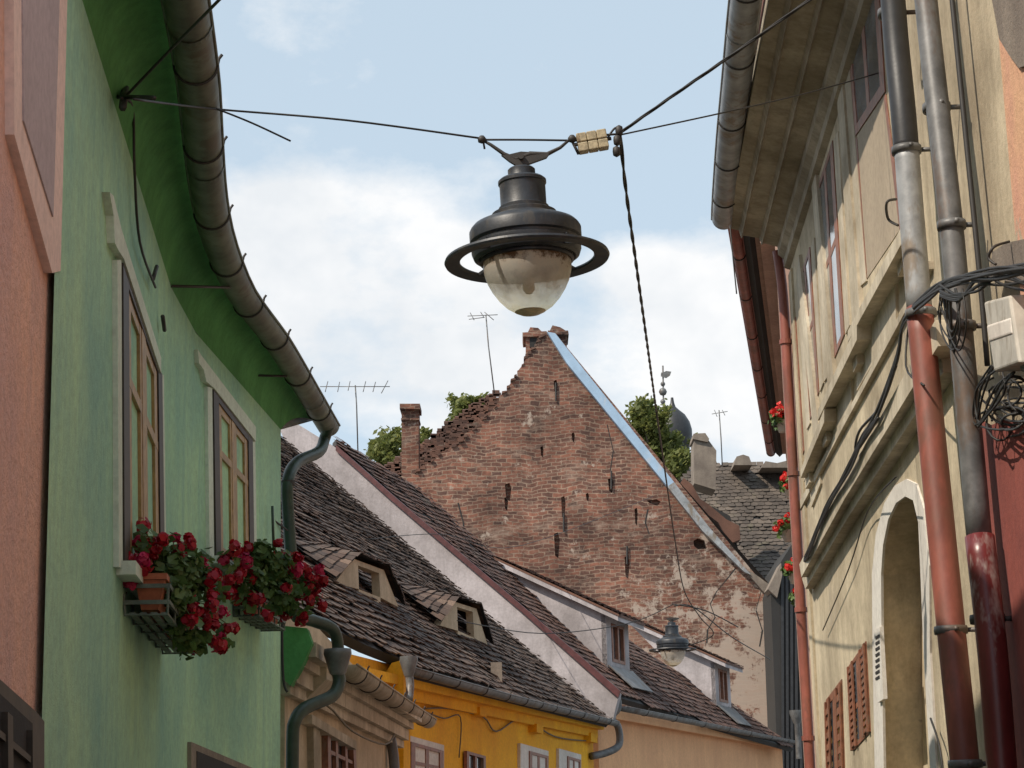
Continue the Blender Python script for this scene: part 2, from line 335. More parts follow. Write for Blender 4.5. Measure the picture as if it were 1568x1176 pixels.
def gutter(name,pts,r,mat,par,k=4,hook=1.):
    """open half-round gutter with rolled bead"""
    pts=smoothpts(pts,k); m=MB(); V=[];F=[];seg=12;n=len(pts)
    for i,p in enumerate(pts):
        t=(pts[min(i+1,n-1)]-pts[max(i-1,0)]); t.z=0; t.normalize(); x=Vector((t.y,-t.x,0))
        for kk in range(seg+1):
            a=math.pi+math.pi*kk/seg; V.append(p+x*math.cos(a)*r+ZU*(math.sin(a)*r))
        for kk in range(seg,-1,-1):
            a=math.pi+math.pi*kk/seg; V.append(p+x*math.cos(a)*(r-.006)+ZU*(math.sin(a)*(r-.006)))
    L=2*(seg+1)
    for i in range(n-1):
        for kk in range(L): F.append((i*L+kk,i*L+(kk+1)%L,(i+1)*L+(kk+1)%L,(i+1)*L+kk))
    F.append(tuple(range(seg+1))); F.append(tuple((n-1)*L+kk for kk in range(seg+1)))
    m.add(V,F); m.build(name,mat,par,True)
    for sg in (1,-1):
        q=[]
        for i,p in enumerate(pts):
            t=(pts[min(i+1,n-1)]-pts[max(i-1,0)]); t.z=0; t.normalize(); q.append(p+Vector((t.y,-t.x,0))*r*sg)
        MB().tube(q,.011,8).build(name+'_bead',mat,par,True)
    m=MB(); ms=MB()
    L=0; nxt=.5; ns_=.9
    for i in range(1,n):
        L+=(pts[i]-pts[i-1]).length
        t=(pts[i]-pts[i-1]).normalized(); x=Vector((t.y,-t.x,0)).normalized()
        if L>nxt:
            nxt=L+.95
            q=[pts[i]+x*math.cos(math.pi+math.pi*kk/12)*(r+.004)+ZU*math.sin(math.pi+math.pi*kk/12)*(r+.004) for kk in range(13)]
            q=q+[q[-1]+ZU*.03*hook+x*.006,q[-1]+ZU*.05*hook+x*.02]
            m.tube(q,.008,6)
        if L>ns_:
            ns_=L+1.7
            q=[pts[i]+x*math.cos(math.pi+math.pi*kk/12)*(r+.001)+ZU*math.sin(math.pi+math.pi*kk/12)*(r+.001) for kk in range(13)]
            q2=[p_+t*.035 for p_ in q]; ms.add([p_+(p_-pts[i]).normalized()*.004 for p_ in q]+[p_+(p_-pts[i]-t*.035).normalized()*.004 for p_ in q2],[(j,j+1,j+14,j+13) for j in range(12)])
    if m.v: m.build(name+'_brackets','iron',par,True)
    if ms.v: ms.build(name+'_joints',mat,par,False)
# ---------------------------------------------------------------- world + sun
SD=Vector((-.56,-.40,.78)).normalized()
el=math.asin(SD.z); az=math.atan2(SD.x,SD.y)
W=bpy.data.worlds.new('World'); S.world=W; W.use_nodes=True; nt=W.node_tree; bg=nt.nodes['Background']
sky=N(nt,'ShaderNodeTexSky',sky_type='NISHITA'); sky.sun_disc=False; sky.sun_elevation=el; sky.sun_rotation=az; sky.altitude=400; sky.air_density=1.0; sky.dust_density=2.0; sky.ozone_density=1.0
tc=N(nt,'ShaderNodeTexCoord')
def nz(scale,det,rough,sc):
    mp=N(nt,'ShaderNodeMapping'); mp.inputs['Scale'].default_value=sc; nt.links.new(tc.outputs['Generated'],mp.inputs[0])
    n=N(nt,'ShaderNodeTexNoise'); n.inputs['Scale'].default_value=scale; n.inputs['Detail'].default_value=det; n.inputs['Roughness'].default_value=rough; nt.links.new(mp.outputs[0],n.inputs['Vector']); return n.outputs['Fac']
def mth(op,a,b=None,c=None):
    n=N(nt,'ShaderNodeMath',operation=op)
    for i,x in enumerate((a,b,c)):
        if x is None: continue
        if isinstance(x,(int,float)): n.inputs[i].default_value=x
        else: nt.links.new(x,n.inputs[i])
    return n.outputs[0]
cl=nz(12,7,.6,(1,1,1.6)); acc=None
for (u,v,rad,wt) in ((530,350,.040,.46),(640,420,.040,.38),(410,380,.04,.36),(680,520,.06,.35),(1060,480,.042,.32),(1180,620,.05,.36),(900,640,.09,.2),(450,540,.06,.2),(960,400,.022,.22),(780,-20,.07,-.12),(1000,200,.05,-.10),(-500,300,.25,.3),(2400,100,.25,.3)):
    d=ray(u,v).normalized()
    vm=N(nt,'ShaderNodeVectorMath',operation='DISTANCE'); nt.links.new(tc.outputs['Generated'],vm.inputs[0]); vm.inputs[1].default_value=d
    mr=N(nt,'ShaderNodeMapRange'); mr.interpolation_type='SMOOTHSTEP'; mr.inputs[1].default_value=rad*1.5; mr.inputs[2].default_value=0; mr.inputs[3].default_value=0; mr.inputs[4].default_value=wt
    nt.links.new(vm.outputs['Value'],mr.inputs[0]); acc=mr.outputs[0] if acc is None else mth('ADD',acc,mr.outputs[0])
acc=mth('MINIMUM',acc,.40)
tot=mth('ADD',acc,mth('MULTIPLY',cl,.95))
mk1=ramp(nt,tot,[(.52,(0,0,0)),(.64,(.42,.42,.42)),(.80,(1,1,1))])
haze=mix(nt,.72,sky.outputs[0],(5.0,6.0,6.75))
shade=ramp(nt,nz(14,4,.6,(1,1,1.3)),[(.35,(6.0,6.25,6.5)),(.62,(7.1,7.15,7.2))])
colr=mix(nt,mk1,haze,shade)
nt.links.new(colr,bg.inputs['Color']); bg.inputs['Strength'].default_value=.14
sl=bpy.data.lights.new('sun','SUN'); sl.energy=4.7; sl.angle=math.radians(.5); sl.color=(1,.90,.76)
so=bpy.data.objects.new('sun',sl); S.collection.objects.link(so); so.rotation_euler=SD.to_track_quat('Z','Y').to_euler()
# ---------------------------------------------------------------- ground
mk('ground',[(-400,-100,0),(400,-100,0),(400,900,0),(-400,900,0)],[(0,1,2,3)],'paving')
mk('street_paving',[(-3,-20,.004),(3,-20,.004),(4,22,.004),(14,70,.004),(-1,70,.004),(-3,22,.004)],[(0,1,2,3,4,5)],'paving')
# ================================================================= PINK HOUSE
g=group('pink_house')
pa=P(109,588,7.45); pb=P(-60,588,5.4)
WP=Wall((pb.x,pb.y),(pa.x,pa.y),1)
m=MB(); m.prism([WP.sz(-4,0),WP.sz(WP.len,0),WP.sz(WP.len,6.8),WP.sz(-4,6.8)],-WP.n*.5); m.build('wall','pink',g)
m=MB(); WP.slab(m,[(20,-200),(22,206),(80,418),(93,415),(108,-200)],.03,.035); m.build('window_surround','pinktrim',g)
m=MB(); WP.slab(m,[(34,-200),(37,185),(82,332),(97,-200)],.036,.02); m.build('window_panel','lilac',g)
m=MB(); WP.slab(m,[(-60,985),(0,1040),(58,1092),(68,1105),(68,1300),(-60,1300)],.035,.04); m.build('shop_window_surround','wooddark',g)
m=MB(); WP.slab(m,[(-60,1010),(0,1062),(50,1108),(54,1300),(-60,1300)],.04,.03); m.build('shop_window_dark','dark',g)
m=MB(); WP.slab(m,[(12,1090),(20,1097),(22,1300),(14,1300)],.06,.03); WP.slab(m,[(50,1118),(56,1125),(57,1300),(51,1300)],.06,.03); WP.slab(m,[(-20,1100),(50,1160),(50,1170),(-20,1112)],.055,.02); m.build('shop_window_bars','wooddark',g)
m=MB(); m.prism([WP.sz(-4,6.8,.4),WP.sz(WP.len,6.8,.4),WP.sz(WP.len,6.95,.4),WP.sz(-4,6.95,.4)],-WP.n*3); m.build('roof','roofA',g)
# ================================================================= GREEN HOUSE
g=group('green_house')
HW=1.6+3.3; HG=1.6+3.6
wpx=[(98,-90),(165,128),(205,250),(262,440),(300,510),(365,592),(430,658)]
wt=[Pz(u,v,HW) for u,v in wpx]
A,B_,C_,D_=wt[0],wt[3],wt[4],wt[6]
wt2=[A,A.lerp(B_,.33),A.lerp(B_,.6),B_,C_,C_.lerp(D_,.5),D_]
for p in wt2: p.z=HW
m=MB()
for a,b in ((A,B_),(B_,C_),(C_,D_)):
    m.add([Vector((a.x,a.y,0)),Vector((b.x,b.y,0)),b,a],[(0,1,2,3)])
bk=Vector((-4,1.5,0))
m.add([Vector((D_.x,D_.y,0)),Vector((D_.x,D_.y,0))+bk,D_+bk,D_],[(0,1,2,3)])
m.build('wall','green',g,False,False)
WG1=Wall((A.x,A.y),(B_.x,B_.y),1); WG2=Wall((C_.x,C_.y),(D_.x,D_.y),1)
gpx=[(262,-130),(284,0),(304,130),(314,250),(330,350),(368,445),(420,515),(466,590),(503,652)]
gp=[Pz(u,v,HG) for u,v in gpx]
gp=smoothpts(gp,2); 
gutter('gutter',gp,.10,'grmetal',g,2)
def along(pl,t):
    L=[0]; 
    for i in range(1,len(pl)): L.append(L[-1]+(pl[i]-pl[i-1]).length)
    T=t*L[-1]
    for i in range(1,len(pl)):
        if T<=L[i]+1e-9: return pl[i-1].lerp(pl[i],(T-L[i-1])/(L[i]-L[i-1]))
    return pl[-1]
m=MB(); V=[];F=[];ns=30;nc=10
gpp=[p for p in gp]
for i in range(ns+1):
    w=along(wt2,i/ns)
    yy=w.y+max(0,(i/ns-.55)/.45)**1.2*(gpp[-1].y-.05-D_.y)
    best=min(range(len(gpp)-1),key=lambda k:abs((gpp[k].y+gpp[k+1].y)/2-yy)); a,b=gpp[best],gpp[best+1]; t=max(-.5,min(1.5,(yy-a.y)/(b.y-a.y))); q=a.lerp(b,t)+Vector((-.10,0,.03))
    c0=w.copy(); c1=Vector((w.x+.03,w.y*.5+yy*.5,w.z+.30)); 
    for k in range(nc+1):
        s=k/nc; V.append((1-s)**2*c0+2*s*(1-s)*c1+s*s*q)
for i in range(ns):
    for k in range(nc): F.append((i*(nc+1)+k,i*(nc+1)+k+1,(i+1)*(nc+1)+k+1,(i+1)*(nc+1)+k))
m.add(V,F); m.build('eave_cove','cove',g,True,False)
r0=[V[i*(nc+1)+nc]+Vector((0,0,.02)) for i in range(ns+1)]
m=MB(); n0=len(r0); m.add([p for p in r0]+[p+Vector((-4,0,3.2)) for p in r0],[(i,i+1,i+1+n0,i+n0) for i in range(n0-1)]); m.build('roof','roofA',g,False,False)
m=MB(); m.add([D_,D_+Vector((-4,0,0)),r0[-1]+Vector((-4,0,3.2)),r0[-1]],[(0,1,2,3)]); m.build('gable','white',g,False,False)
# windows
Q1=Quad(WG1,(187,397),(247,573),(252,940),(189,862),.02); window(g,Q1,'wooddark','glass',2,(.66,),.12,.04,-.03,.006,'window',sash='woodtan')
Q2=Quad(WG2,(326,594),(386,674),(389,892),(330,852),.02); window(g,Q2,'wooddark','glassl',2,(.66,),.12,.045,-.03,.006,'window',sash='woodtan')
m=MB()
WG1.slab(m,[(168,294),(174,300),(186,350),(247,548),(247,572),(190,396),(182,384),(176,372),(174,330)],.035,.04)
WG1.slab(m,[(180,398),(186,398),(188,870),(182,868)],.025,.03)
WG2.slab(m,[(303,535),(309,545),(392,654),(392,676),(328,594),(316,584),(312,566),(305,556)],.035,.04)
WG2.slab(m,[(318,592),(325,594),(328,855),(321,850)],.025,.03); WG2.slab(m,[(386,676),(391,676),(394,895),(389,895)],.025,.03); WG1.slab(m,[(247,574),(251,574),(256,942),(252,940)],.025,.03)
m.build('window_surrounds','greentrim',g)
m=MB(); Q1.box(m,-.06,1.06,-.05,-.005,-.02,.07); Q2.box(m,-.06,1.06,-.05,-.005,-.02,.07)
m.build('sills','greentrim',g)
m=MB(); WG2.slab(m,[(293,1136),(420,1190),(420,1300),(293,1300)],.04,.045); m.build('door_surround','stone',g)
m=MB(); WG2.slab(m,[(302,1150),(412,1196),(412,1300),(302,1300)],.045,.03); m.build('door_panel','dark',g)
dp=[Pz(503,652,HG-.05),P(497,672,17.2),P(488,692,17.0),P(455,708,16.5),P(441,735,16.2),P(441,780,16.2),P(447,870,16.2),P(450,938,16.2),P(478,950,16.4),P(508,962,16.6),P(517,985,16.7),P(517,1010,16.7)]
tubeo('downpipe',dp,.052,'dkgreen',g)
dp=[P(517,1028,16.7),P(519,1045,16.7),P(508,1066,16.6),P(468,1084,16.3),P(452,1104,16.2),P(448,1140,16.2),P(448,1300,16.2)]
tubeo('downpipe_lower',dp,.055,'dkgreen',g)
m=MB(); c=P(517,1012,16.7); m.lathe([(.0,.1),(.115,.1),(.12,.06),(.11,.03),(.07,-.1),(.055,-.12)],c,16); m.build('rain_hopper','zincb',g,True)
m=MB()
for u,v,y in ((441,740,16.2),(447,862,16.2)): m.lathe([(.05,-.02),(.062,-.02),(.062,.02),(.05,.02)],P(u,v,y),16)
m.build('pipe_clamps','iron',g)
m=MB(); m.prism([P(u,v,16.35) for u,v in ((432,958),(470,962),(478,985),(462,1020),(445,1050),(434,1040))],(0,.2,0)); m.build('cornice_stub','cove',g)
m=MB()
m.tube([WG1.pt(178,148,0),WG1.pt(236,150,.22)],.012,6); m.tube([WG1.pt(192,130,.02),WG1.pt(188,165,.06)],.018,6)
m.tube([Pz(262,438,HW),Pz(352,440,HG-.1)],.010,6); m.tube([P(362,574,14.8),P(440,576,14.9)],.010,6)
m.tube([WG1.pt(240,408,.03),WG1.pt(234,428,.03)],.012,6); m.tube([WG1.pt(249,484,.03),WG1.pt(252,506,.03)],.012,6)
m.tube([P(366,1116,14.8),P(367,1136,14.8)],.014,6)
m.build('wall_irons','iron',g,True)
m=MB()
m.tube(smoothpts([WG1.pt(185,150,.05),WG1.pt(203,165,.03),WG1.pt(206,260,.03),WG1.pt(214,370,.03),WG1.pt(238,440,.03)]),.007,6)
m.tube(smoothpts([Pz(285,442,HG-.15),P(300,490,12.9),P(345,550,13.8),P(375,580,14.6),P(398,640,15.2),P(392,780,15.3),P(410,790,15.6),P(440,812,16.1)]),.008,6)
m.tube(smoothpts([P(388,700,15.2),P(392,800,15.2),P(380,850,15.2)]),.006,6)
m.tube(smoothpts([P(436,860,16.1),P(432,960,16.1),P(434,1040,16.1),P(440,1060,16.1)]),.012,6)
m.build('wall_cables','cable',g,True)
m=MB(); 
for dx in (0,22): m.tube([P(395+dx,775,15.4),P(397+dx,838,15.4)],.012,6)
m.tube([P(395,778,15.4),P(418,800,15.7)],.01,6); m.tube([P(400,838,15.4),P(416,800,15.7)],.01,6)
m.build('meter_bracket','dkgreen',g,True)
# ---------------------------------------------------------------- flowers
def petals(m,c,r,n,s,rnd):
    for i in range(n):
        d=Vector((rnd.gauss(0,1),rnd.gauss(0,1),rnd.gauss(0,1))).normalized()
        p=c+d*r*(.5+.6*rnd.random()); x=d.orthogonal().normalized(); x.rotate(Matrix.Rotation(rnd.random()*6.28,3,d)); x=(x+d*rnd.uniform(-.6,.6)).normalized(); y=d.cross(x).normalized()
        k=s*rnd.uniform(.7,1.25)
        m.add([p-x*k*.9,p-x*k*.3+y*k*.8,p+x*k*.7+y*k*.6,p+x*k,p+x*k*.5-y*k*.7,p-x*k*.4-y*k*.7],[(0,1,2,3,4,5)])
def leaves(m,c,rad,n,s,rnd):
    for i in range(n):
        d=Vector((rnd.gauss(0,1),rnd.gauss(0,1),rnd.gauss(0,1))).normalized()
        p=c+Vector((d.x*rad[0],d.y*rad[1],d.z*rad[2]))*(rnd.random()**.4)*rnd.uniform(.8,1.25)
        nn=(d+ZU*.7+Vector((rnd.gauss(0,.5),rnd.gauss(0,.5),rnd.gauss(0,.5)))).normalized(); x=nn.orthogonal().normalized(); x.rotate(Matrix.Rotation(rnd.random()*6.28,3,nn)); y=nn.cross(x); k=s*rnd.uniform(.6,1.25)
        pts=[p]+[p+(x*math.cos(a)+y*math.sin(a))*k*(1 if j%2 else .8)+nn*k*.25 for j,a in enumerate([i2*2*math.pi/9+.3 for i2 in range(9)])]
        m.add(pts,[(0,j+1,j+2) for j in range(8)])
rnd=random.Random(11)
def flowerbox(wall,pa_,pb_,out,blooms,fol,y0,bs,pet='petal',hgt=.17):
    g=group('geranium_window_box')
    a=wall.pt(*pa_); b=wall.pt(*pb_); b.z=a.z; e=(b-a).normalized(); L=(b-a).length; n=wall.n
    def bx(m,s0,s1,o0,o1,z0,z1): m.hexa([a+e*s0+n*o0+ZU*z0,a+e*s1+n*o0+ZU*z0,a+e*s1+n*o1+ZU*z0,a+e*s0+n*o1+ZU*z0,a+e*s0+n*o0+ZU*z1,a+e*s1+n*o0+ZU*z1,a+e*s1+n*o1+ZU*z1,a+e*s0+n*o1+ZU*z1])
    m=MB(); k=3
    for i in range(k):
        s0=L*i/k+.03; s1=L*(i+1)/k-.03; v=[]
        for z,sh in ((.03,.03),(hgt,0)): v+=[a+e*(s0+sh)+n*(.05+sh)+ZU*z,a+e*(s1-sh)+n*(.05+sh)+ZU*z,a+e*(s1-sh)+n*(out-.02-sh)+ZU*z,a+e*(s0+sh)+n*(out-.02-sh)+ZU*z]
        m.hexa(v); bx(m,s0-.012,s1+.012,.04,out-.008,hgt+.001,hgt+.03)
    m.build('planter','terracotta',g)
    m=MB()
    for o in [.03+(out-.06)*i/3 for i in range(4)]: bx(m,0,L,o,o+.03,0,.012)
    for i in range(6):
        s=L*i/5; m.tube([a+e*s+n*.0+ZU*.1,a+e*s+n*.01,a+e*s+n*out,a+e*s+n*out+ZU*(hgt*.75)],.008,6)
    for z in (.05,hgt*.75): bx(m,-.005,L+.005,out-.004,out+.010,z,z+.02); bx(m,-.006,.006,.0,out,z,z+.02); bx(m,L-.006,L+.006,0,out,z,z+.02)
    m.build('iron_holder','woodgrey',g)
    mb=MB(); mm=MB(); ms=MB()
    for (u,v,dy) in fol: leaves(mb,P(u,v,y0+dy),(.075*bs,.14,.07*bs),62,.034*bs,rnd)
    st=MB(); mid=a+e*L*.5+n*out*.5+ZU*hgt
    for (u,v,dy) in blooms:
        for j in range(4):
            c=P(u+rnd.gauss(0,13),v+rnd.gauss(0,13),y0+dy+rnd.gauss(0,.13))
            petals(mm if rnd.random()<.8 else ms,c,.034*bs*rnd.uniform(.65,1.25),34,.019*bs,rnd)
            q=mid.lerp(c,.35); st.tube(smoothpts([Vector((q.x,q.y,mid.z)),q.lerp(c,.5)+ZU*.04,c],3),.003,5)
        leaves(mb,P(u,v,y0+dy),(.06*bs,.1,.06*bs),9,.03*bs,rnd)
    st.build('stems','leafg',g); mb.build('leaves','leafg',g,False,False); mm.build('blooms',pet,g,False,False)
    if ms.v: ms.build('blooms_light','petalp',g,False,False)
flowerbox(WG1,(188,942),(246,1018),.21,[(212,825,-.3),(234,832,-.2),(262,832,0),(196,868,-.4),(188,893,-.4),(284,846,.3),(308,854,.4),(322,888,.5),(302,915,.3),(318,935,.4),(343,988,.8),(290,950,.1),(336,912,.7),(312,972,.5),(222,850,-.4),(332,955,.7)],
 [(245,865,0),(262,885,0),(280,905,.1),(262,925,0),(298,878,.3),(240,845,-.1),(275,955,.2),(312,895,.4),(290,985,.4),(265,905,-.2),(282,865,.1),(268,872,0)],9.75,1.)
flowerbox(WG2,(356,944),(398,976),.19,[(350,860,-.6),(372,862,-.3),(360,890,-.4),(380,905,-.3),(366,912,-.3),(438,858,.3),(457,880,.4),(472,900,.4),(448,900,.2),(478,925,.5),(455,940,.3),(412,855,0),(388,925,-.2),(482,890,.5)],
 [(400,865,0),(418,880,.1),(432,895,.2),(405,900,0),(428,918,.1),(388,880,-.2),(440,915,.3),(400,848,0),(425,862,.1)],13.6,1.25)
# ================================================================= CREAM LOW HOUSE
g=group('beige_low_house')
a=P(436,1060,16.7); b=P(608,1090,24.)
WC=Wall((a.x,a.y),(b.x,b.y),1)
gA=P(528,1018,17.6); gB=P(655,1102,25.6); 
m=MB(); m.prism([WC.sz(0,0),WC.sz(WC.len,0),WC.sz(WC.len,gB.z+.02),WC.sz(0,gA.z+.55)],-WC.n*.4); m.build('wall','beige',g)
m=MB()
for i,(o,dz) in enumerate(((.08,-.42),(.14,-.33),(.20,-.2),(.30,-.12))):
    h=(.08,.12,.07,.1)[i]
    m.prism([WC.sz(-.2,gA.z+dz+.1,o),WC.sz(WC.len,gB.z+dz,o),WC.sz(WC.len,gB.z+dz+h,o),WC.sz(-.2,gA.z+dz+h+.12,o)],-WC.n*(o+.01))
m.build('cornice','creamtrim',g)
m=MB()
m.prism([P(u,v,17.3) for u,v in ((447,1010),(462,992),(480,988),(500,1000),(500,1040),(480,1060),(462,1078),(448,1070))],(.05,.5,0)); m.build('scrolled_cornice_end','creamtrim',g)
gutter('gutter',[gA,gA.lerp(gB,.5),gB],.11,'soffit',g)
Qc=Quad(WC,(492,1112),(536,1140),(540,1240),(494,1235)); window(g,Qc,'woodred','glass',3,(.7,),.1,.05,.0,.06)
m=MB(); WC.slab(m,[(478,1094),(546,1135),(546,1148),(478,1108)],.1,.1); WC.slab(m,[(480,1108),(490,1113),(492,1240),(482,1240)],.06,.06); m.build('window_hood','creamtrim',g)
tubeo('wall_cable',[WC.pt(462,1085,.05),WC.pt(500,1080,.3),WC.pt(540,1120,.3),WC.pt(590,1140,.2),WC.pt(606,1120,.1)],.010,'cableg',g,6)
tubeo('downpipe',[P(598,1130,23.),P(604,1176,23.),P(606,1300,23.)],.06,'zincb',g)
# ================================================================= YELLOW HOUSE
g=group('yellow_house')
P1=P(640,1030,25.); P2=P(935,1108,37.5); P2.z=P1.z=(P1.z+P2.z)/2
d=(P2-P1); hd=Vector((d.x,d.y,0)).normalized(); out=Vector((hd.y,-hd.x,0))
V1n=hd.copy()
P2r=P(928,1098,37.5)
top=Ppl(445,680,P2r,V1n)
tan1=(top.z-P2r.z)/(-(top-P2r).dot(out))
RA=Roof(P1+ZU*.05,P2+ZU*.05,tan1)
Y0=P1+(P1-P2)*.55-out*.35; Y1=P2-out*.35
WY=Wall((Y0.x,Y0.y),(Y1.x,Y1.y),1)
m=MB(); m.prism([WY.sz(WY.len*.22,0),WY.sz(WY.len,0),WY.sz(WY.len,P2.z+.15),WY.sz(WY.len*.22,P2.z+.15)],-WY.n*.4); m.build('wall','yellow',g)
m=MB(); m.prism([P(u,v,24.6) for u,v in ((584,1040),(600,1015),(618,1010),(618,1200),(584,1200))],(.05,.6,0)); m.build('corner_wall','yellow',g)
m=MB(); t0=WY.len*.24
m.prism([WY.sz(t0,P2.z-.28,.1),WY.sz(WY.len,P2.z-.28,.1),WY.sz(WY.len,P2.z-.05,.1),WY.sz(t0,P2.z-.05,.1)],-WY.n*.11)
m.prism([WY.sz(t0,P2.z-.14,.22),WY.sz(WY.len,P2.z-.14,.22),WY.sz(WY.len,P2.z-.02,.22),WY.sz(t0,P2.z-.02,.22)],-WY.n*.21); m.build('cornice','yellow',g)
gutter('gutter',[P(622,1022,24.6),P1.lerp(P2,.33)+out*.08,P1.lerp(P2,.66)+out*.08,P2+out*.08],.085,'zincb',g)
roofpx=[(395,915),(450,938),(520,965),(560,985),(612,1006),(640,1026),(935,1105),(928,1097),(445,680),(395,640)]
dorm=[]
for (bl,br,h) in (((506,893),(604,930),.42),((668,958),(742,990),.44)):
    dorm.append((RA.hit(*bl),RA.hit(*br),h))
RA.tiles('roof',roofpx,'roofA',g,.185,.17,1.4)
rt=random.Random(8)
for i,(a,b,h) in enumerate(dorm):
    e=(b-a); zb=max(a.z,b.z)
    t0=a+e*.27; t1=a+e*.76; t0.z=t1.z=zb+h
    xx=(h+.08)/(tan1-.30); back=-out*xx+ZU*.30*xx
    ofs=out*.06
    oa=a+e*.36+ZU*.04; ob=a+e*.70+ZU*.04; oc=t0.lerp(t1,.84)-ZU*.07; od=t0.lerp(t1,.16)-ZU*.07
    m=MB(); fr=[a+ofs,oa+ofs,od+ofs,t0+ofs]; m.prism(fr,-out*.12); m.prism([oa+ofs,ob+ofs,ob+ofs-ZU*.1,oa+ofs-ZU*.1],-out*.12)
    m.prism([ob+ofs,b+ofs,t1+ofs,oc+ofs],-out*.12); m.prism([od+ofs,oc+ofs,t1+ofs,t0+ofs],-out*.12)
    m.build('hatch_dormer_front','beige',g)
    m=MB(); m.prism([oa-out*.25,ob-out*.25,oc-out*.25,od-out*.25],-out*.05); m.build('hatch_dormer_opening','dark',g)
    A0=a+ofs*2-e*.06+ZU*.03;B0=b+ofs*2+e*.06+ZU*.03;T0=t0+ofs*2.5+ZU*.05;T1=t1+ofs*2.5+ZU*.05; K0=T0+back;K1=T1+back
    sb=-out*(xx*.9)+ZU*(xx*.9*tan1); A1=A0+sb-e*.05; B1=B0+sb+e*.05
    m=MB(); m.add([A0,T0,T1,B0,K0,K1,A1,B1],[(1,2,5,4),(0,1,4,6),(2,3,7,5)]); m.build('hatch_dormer_deck','dark',g,False,False)
    m=MB(); tilepatch(m,T0,T1,K1,K0,.18,.15,rt); tilepatch(m,A0,T0,K0,A1,.17,.15,rt); tilepatch(m,T1,B0,B1,K1,.17,.15,rt)
    m.build('hatch_dormer_tiles','roofA',g,False,False)
m=MB(); c=RA.hit(762,1040); m.prism([c+Vector((-.10,-.1,-.1)),c+Vector((.07,-.1,-.1)),c+Vector((.07,-.1,.25)),c+Vector((-.10,-.1,.25))],(0,.2,0)); m.build('vent','stone',g)
m=MB(); st=[(925,1100),(800,988),(600,820),(510,742),(440,684),(425,650),(440,640),(518,688),(600,762),(800,932),(948,1062),(938,1104)]
m.prism([Ppl(u,v,P2r,V1n) for u,v in st],V1n*.25); m.build('party_wall','white',g)
m=MB()
for (ul,vt,vb,ur) in ((612,1122,1300,680),(797,1138,1300,840),(856,1146,1300,890)):
    sk=(ur-ul)*.28; WY.slab(m,[(ul,vt),(ur,vt+sk),(ur,vb),(ul,vb)],.05,.055)
m.build('window_surrounds','whitew',g)
for (ul,vt,ur) in ((622,1136,672),(708,1150,737),(805,1150,834),(864,1158,884)):
    sk=(ur-ul)*.28; window(g,Quad(WY,(ul,vt),(ur,vt+sk),(ur,1240),(ul,1240)),'woodred','glass',2,(.7,),.12,.05,.02,.07)
m=MB(); 
m.tube(smoothpts([WY.pt(650,1085,.04),WY.pt(690,1085,.05),WY.pt(740,1098,.04),WY.pt(760,1120,.04),WY.pt(800,1100,.05),WY.pt(850,1128,.04),WY.pt(905,1135,.04)]),.013,6)
m.tube(smoothpts([WY.pt(652,1090,.04),WY.pt(680,1100,.05),WY.pt(705,1098,.04),WY.pt(703,1160,.04)]),.010,6)
m.build('wall_cables','cableg',g,True)
m=MB(); m.lathe([(.11,.15),(.115,.1),(.06,-.08),(.05,-.1)],P(626,1024,24.4),14); m.build('rain_hopper','zincb',g,True)
tubeo('downpipe',[P(626,1032,24.4),P(628,1050,24.4),P(626,1072,24.3)],.05,'zincb',g)
m=MB(); 
for u,v in ((735,1082),(822,1108),(905,1122)): WY.slab(m,[(u,v),(u+10,v+3),(u+10,v+16),(u,v+13)],.14,.14)
m.build('brackets','yellow',g)
# ================================================================= SALMON HOUSE
g=group('salmon_house')
P3=P(945,1068,38.); P4=P(1216,1146,57.); P4.z=P3.z=(P3.z+P4.z)/2
d=(P4-P3); h2=Vector((d.x,d.y,0)).normalized(); out2=Vector((h2.y,-h2.x,0))
tq=Ppl(516,680,P2r,V1n)
RB=Roof(P3,P4,(tq.z-P3.z)/(-(tq-P3).dot(out2)))
RB.tiles('roof',[(946,1066),(1216,1146),(1160,1104),(762,856),(640,748),(516,671),(516,680),(800,930)],'roofB',g,.20,.18,1.2)
S0=P3-out2*.35+h2*.0;S1=P4-out2*.35
WS=Wall((S0.x,S0.y),(S1.x,S1.y),1)
m=MB(); m.prism([WS.sz(-.2,0),WS.sz(WS.len,0),WS.sz(WS.len,P4.z+.1),WS.sz(-.2,P3.z+.1)],-WS.n*.4); m.build('wall','salmon',g)
m=MB(); m.prism([WS.sz(-.2,P3.z-.2,.2),WS.sz(WS.len,P3.z-.2,.2),WS.sz(WS.len,P3.z-.03,.2),WS.sz(-.2,P3.z-.03,.2)],-WS.n*.2); m.build('cornice','salmon',g)
gutter('gutter',[P3+out2*.08,P3.lerp(P4,.5)+out2*.08,P4+out2*.08],.09,'zincb',g)
m=MB(); fa=[(946,1068),(800,938),(600,767),(514,690)]; fb=[(514,681),(600,757),(800,928),(950,1058)]
m.prism([Ppl(u,v,P2r-V1n*.06,V1n) for u,v in fa+fb],V1n*.1); m.build('verge_board','maroonf',g)
tubeo('downpipe',[P(945,1068,37.8),P(946,1085,37.8),P(934,1100,37.6),P(946,1112,37.7),P(948,1140,37.7),P(930,1152,37.4),P(905,1158,37.1)],.07,'zincb',g)
